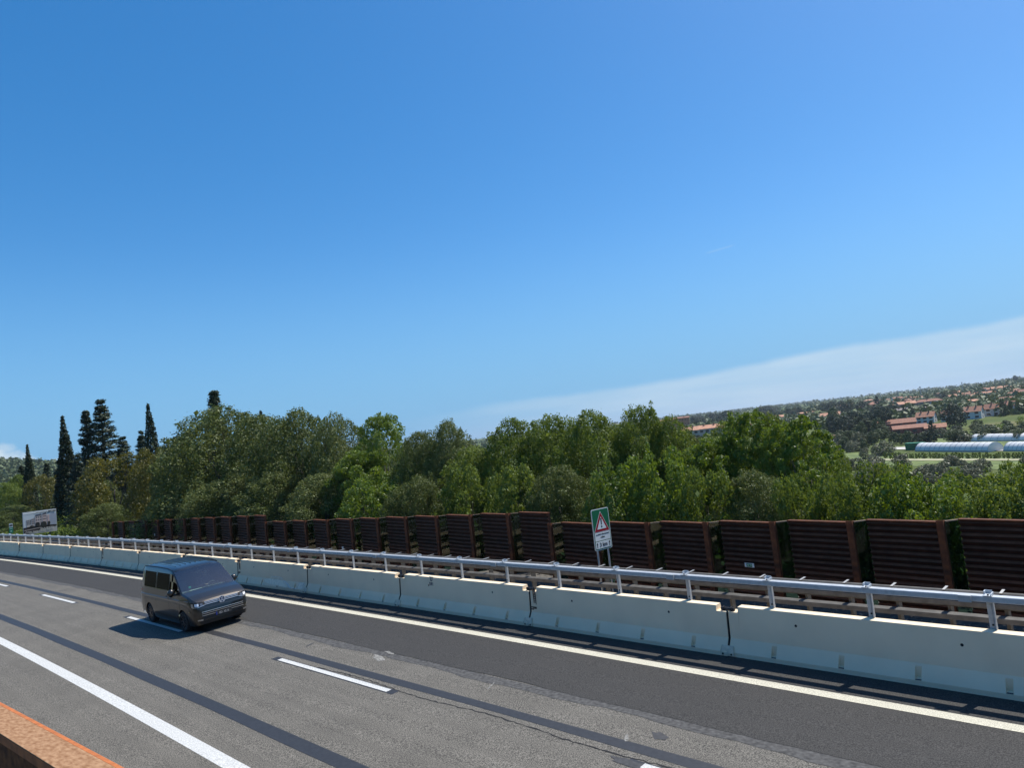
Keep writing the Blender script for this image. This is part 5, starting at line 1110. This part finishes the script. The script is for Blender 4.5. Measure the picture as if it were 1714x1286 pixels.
    b.loft([[c+Vector((-.004, q*math.cos(a), q*math.sin(a))) if d else c+Vector((.01, q*math.cos(a), q*math.sin(a))) for q, d in ((.108, 0), (.108, 1), (.092, 1), (.092, 0))] for a in ang], caps=False)
    def stroke(p, q): 
        p, q = Vector((0, *p)), Vector((0, *q)); d = (q-p).normalized(); n = Vector((0, -d.z, d.y))*.009; b.prism([c+Vector((-.002, 0, 0))+v for v in (p-n, q-n, q+n, p+n)], (.008, 0, 0))
    for p, q in (((-.04, .083), (0, .008)), ((.04, .083), (0, .008)), ((-.083, .035), (-.045, -.075)), ((-.045, -.075), (0, .0)), ((0, .0), (.045, -.075)), ((.045, -.075), (.083, .035))): stroke(p, q)
    em = b.obj('emblem', mat('emblem_silver', (.55, .58, .62), .3, .3), r); b = MB(); b.disc(c+Vector((.014, 0, 0)), .10, (-1, 0, 0), .006, 20); b.obj('emblem_back', mat('emblem_blue', (.03, .06, .16), .4), em)
    hg = mat('headlight_glass', (.16, .17, .19), .12, .3, .8); hl = mat('headlight_bright', (.92, .93, .95), .2, .1)
    for s in (-1, 1):
        P = lambda *a: [(s*y, z) for y, z in a]
        h = nose('headlight', P((.55, .845), (.75, .80), (.895, .80)), P((.55, .955), (.75, .965), (.90, .955)), blk, .014, .02)
        nose('lamp_rim', P((.56, .852), (.75, .812), (.885, .812)), P((.56, .868), (.75, .832), (.885, .832)), chrome, .022, .01, h); nose('lamp_rim', P((.865, .82), (.895, .82)), P((.87, .945), (.897, .945)), chrome, .022, .01, h)
        nose('lamp_unit', P((.735, .85), (.84, .85)), P((.735, .93), (.84, .93)), hl, .020, .012, h, 6); nose('lamp_unit', P((.62, .862), (.70, .855)), P((.62, .925), (.70, .925)), hg, .020, .012, h, 6)
        f = nose('fog_lamp', P((.66, .385), (.80, .39)), P((.66, .43), (.80, .43)), mat('fog_chrome', (.5, .5, .5), .3, .8), .016, .012, r, 6)
        # door mirror
        b = MB(); c = Vector((1.42, s*1.06, 1.24)); n1, n2 = 8, 12; ringz = []
        for i in range(n1+1):
            t = i/n1; q = math.sin(math.pi*min(max(t, .02), .98))**.6; ringz.append([c+Vector((.075*q*math.cos(a)*(1 if math.cos(a) < 0 else .55), (t-.5)*.25, .125*q*math.sin(a)+.01)) for a in np.linspace(0, 2*math.pi, n2+1)[:-1]])
        b.loft(ringz); b.box(1.40, 1.46, min(s*.90, s*1.0), max(s*.90, s*1.0), 1.14, 1.19); mo = b.obj('door_mirror', paint, r, True)
        b = MB(); b.box(1.455, 1.462, c.y-.10, c.y+.10, 1.15, 1.34); b.obj('mirror_glass', chrome, mo)
        # side details: door joints, handles, moulding, roof rail edge
        def side(x, z, off): return Vector((x, s*(hw(x)*yw(z, x)+off), z))
        b = MB()
        for x, za, zb_ in ((1.12, .34, 1.0), (2.04, .30, 1.82), (3.24, .34, 1.82)): b.loft([[side(x-.004, z, .0015), side(x+.004, z, .0015), side(x+.004, z, -.004), side(x-.004, z, -.004)] for z in np.linspace(za, zb_, 12)])
        b.obj('door_joint', blk, r)
        b = MB(); b.loft([[side(x, .985, .008), side(x, 1.0, .014), side(x, 1.012, .004), side(x, .985, -.004)] for x in np.linspace(.42, 4.7, 26)]); b.obj('waist_crease', paint, r)
        for x in (1.9, 2.2):
            b = MB(); b.tube([side(x-.1, 1.06, .008), side(x-.07, 1.06, .035), side(x+.07, 1.06, .035), side(x+.1, 1.06, .008)], .014, 6); b.obj('door_handle', paint, r)
        b = MB(); b.loft([[side(x, .37, .006), side(x, .41, .012), side(x, .45, .006), side(x, .41, -.003)] for x in np.linspace(1.38, 3.46, 12)]); b.obj('sill_trim', blk, r)
        b = MB(); b.loft([[side(x, 1.08, .004), side(x, 1.16, .004), side(x, 1.16, -.004), side(x, 1.08, -.004)] for x in np.linspace(4.55, 4.83, 6)]); b.obj('tail_light', mat('tail_red', (.25, .01, .01), .3), r)
        b = MB(); b.box(.36, .42, min(s*.93, s*.935), max(s*.93, s*.935), .66, .69); b.obj('side_repeater', mat('repeater', (.6, .35, .1), .3), r)
    # roof ribs
    for k in range(-3, 4):
        y = k*.17; b = MB(); b.loft([[Vector((x, y-.018, ztop(x)+.02*(1-(y/.62)**2)-.001)), Vector((x, y-.010, ztop(x)+.02*(1-(y/.62)**2)+.011)), Vector((x, y+.010, ztop(x)+.02*(1-(y/.62)**2)+.011)), Vector((x, y+.018, ztop(x)+.02*(1-(y/.62)**2)-.001))] for x in np.linspace(2.35, 4.45, 14)]); b.obj('roof_rib', paint, r)
    for s in (-1, 1): b = MB(); b.tube([(x, s*(hw(x)*yw(ztop(x)-.05, x)-.03), ztop(x)-.012) for x in np.linspace(1.95, 4.6, 16)], .012, 6); b.obj('roof_channel', blk, r)
    # cabin
    b = MB(); b.box(1.02, 1.42, -.84, .84, .80, 1.13); b.prism([(1.02, -.80, 1.13), (1.44, -.80, 1.13), (1.40, -.80, 1.20), (1.12, -.80, 1.185)], (0, 1.6, 0)); b.obj('dashboard', inner, r)
    b = MB(); b.box(1.06, 1.36, .1, .5, 1.195, 1.203); b.obj('papers', mat('paper', (.5, .5, .48), .8), r)
    b = MB(); b.box(1.0, 4.75, -.80, .80, .34, .40); b.box(3.1, 3.16, -.78, .78, .4, 1.5); b.obj('cabin_floor', inner, r)
    for y in (-.42, .42):
        b = MB(); b.box(1.85, 2.38, y-.25, y+.25, .62, .80); b.prism([(2.30, y-.25, .76), (2.46, y-.25, .76), (2.60, y-.25, 1.38), (2.46, y-.25, 1.38)], (0, .5, 0)); b.box(2.52, 2.62, y-.13, y+.13, 1.40, 1.60); b.obj('seat', inner, r, bevel=.03)
    b = MB(); cw = Vector((1.60, -.42, 1.12)); ax = Vector((-.82, 0, .57)); u_ = Vector((0, 1, 0)); v_ = ax.cross(u_)
    b.tube([cw+(u_*math.cos(a)+v_*math.sin(a))*.19 for a in np.linspace(0, 2*math.pi, 25)], .015, 6, cap=False); b.tube([cw-u_*.19, cw, cw+u_*.19], .014, 5); b.tube([cw, cw+Vector((-.22, 0, -.1))], .025, 6); b.obj('steering_wheel', blk, r)
    b = MB(); b.box(1.70, 1.73, -.10, .10, 1.66, 1.73); b.tube([(1.72, 0, 1.72), (1.76, 0, 1.82)], .012, 5); b.obj('rear_view_mirror', blk, r)
    b = MB()
    for y0, y1 in ((-.62, -.05), (.70, .12)): b.tube([(1.03, y0, 1.255), (1.08+.03, (y0+y1)/2, 1.285), (1.12, y1, 1.30)], .010, 5)
    b.obj('wiper', blk, r)
    b = MB(); b.box(1.115, 1.118, .52, .60, 1.31, 1.37, Matrix.Identity(4)); b.obj('windscreen_sticker', mat('sticker_green', (.10, .42, .30), .5), r)
    return M
VM = van()
def driver():
    """a seated figure behind the far side of the windscreen, hands on the wheel"""
    me = bpy.data.meshes.new('person'); hip = (2.28, -.42, .86)
    V = [hip, (2.30, -.42, 1.02), (2.31, -.42, 1.20), (2.30, -.42, 1.36), (2.285, -.42, 1.44),
         (2.28, -.24, 1.32), (2.08, -.19, 1.14), (1.83, -.24, 1.20), (2.28, -.60, 1.32), (2.08, -.65, 1.14), (1.83, -.60, 1.20),
         (2.20, -.32, .85), (1.82, -.30, .86), (1.66, -.30, .50), (2.20, -.52, .85), (1.82, -.54, .86), (1.66, -.54, .50)]
    E_ = [(0, 1), (1, 2), (2, 3), (3, 4), (3, 5), (5, 6), (6, 7), (3, 8), (8, 9), (9, 10), (0, 11), (11, 12), (12, 13), (0, 14), (14, 15), (15, 16)]
    Rr = [.14, .14, .155, .13, .055, .075, .05, .036, .075, .05, .036, .095, .07, .05, .095, .07, .05]
    me.from_pydata(V, E_, []); me.materials.append(mat('dark_shirt', (.05, .06, .085), .9)); o = link('person', me, None, VM.copy()); tag(o, 'driver in a dark shirt holding the steering wheel, behind the van windscreen', 'person')
    md = o.modifiers.new('skin', 'SKIN'); sl = me.skin_vertices[0].data
    for i, q in enumerate(Rr): sl[i].radius = (q, q); sl[i].use_root = (i == 0)
    sb_ = o.modifiers.new('sub', 'SUBSURF'); sb_.levels = 1; sb_.render_levels = 2
    skin = mat('skin', (.42, .25, .18), .6)
    b = MB(); c = Vector((2.255, -.42, 1.56)); rings = []
    for i in range(11):
        t = i/10; z = -.125+.25*t; w_ = math.sin(math.pi*min(.97, max(.05, .1+.86*t)))**.55; rings.append([c+Vector((.092*w_*math.cos(a)*(1.05 if math.cos(a) < 0 else 1)-(.012 if t < .45 and math.cos(a) < -.3 else 0), .074*w_*math.sin(a), z)) for a in np.linspace(0, 2*math.pi, 17)[:-1]])
    b.loft(rings); b.add([c+Vector(p) for p in ((-.092, -.014, -.03), (-.092, .014, -.03), (-.118, 0, -.035), (-.094, 0, .025))], [(0, 1, 2), (0, 2, 3), (1, 3, 2)]); b.box(2.262, 2.285, -.42-.085, -.42-.073, 1.535, 1.59); b.box(2.262, 2.285, -.42+.073, -.42+.085, 1.535, 1.59); h = b.obj('head', skin, o, True)
    b = MB()
    for s in (-1, 1): b.disc(c+Vector((-.087, s*.03, .012)), .011, (-1, 0, 0), .004, 8)
    b.box(c.x-.096, c.x-.088, c.y-.024, c.y+.024, c.z-.072, c.z-.066); b.obj('face_features', mat('eye_dark', (.03, .02, .02), .5), h)
    b = MB(); rings = []
    for i in range(7):
        t = i/6; z = .02+.118*t; w_ = math.cos(t*1.35)**.6; rings.append([c+Vector((.012+.098*w_*math.cos(a) if math.cos(a) > -.5 or t > .45 else -.06*w_, .082*w_*math.sin(a), z)) for a in np.linspace(0, 2*math.pi, 17)[:-1]])
    b.loft(rings); b.obj('hair', mat('dark_hair', (.03, .02, .014), .7), o, True)
    for s, y in ((1, -.24), (-1, -.60)):
        b = MB(); p = Vector((1.80, y, 1.205)); b.loft([[p+Vector((x, dy*.036, dz*.018)) for dy, dz in ((-1, -.6), (1, -.6), (1, .6), (-1, .6))] for x in (.03, -.02, -.055)])
        for k in range(4): f = p+Vector((-.055, (-.027+.018*k), 0)); ln = (.075, .085, .08, .065)[k]; b.tube([f, f+Vector((-ln*.45, 0, .022)), f+Vector((-ln*.7, 0, -.012)), f+Vector((-ln*.45, 0, -.038))], [.0095, .009, .0085, .007], 6)
        q = p+Vector((-.01, s*-.034, 0)); b.tube([q, q+Vector((-.035, s*-.02, .012)), q+Vector((-.065, s*-.008, .012))], [.011, .010, .008], 6); b.obj('hand', skin, o, True)
driver()
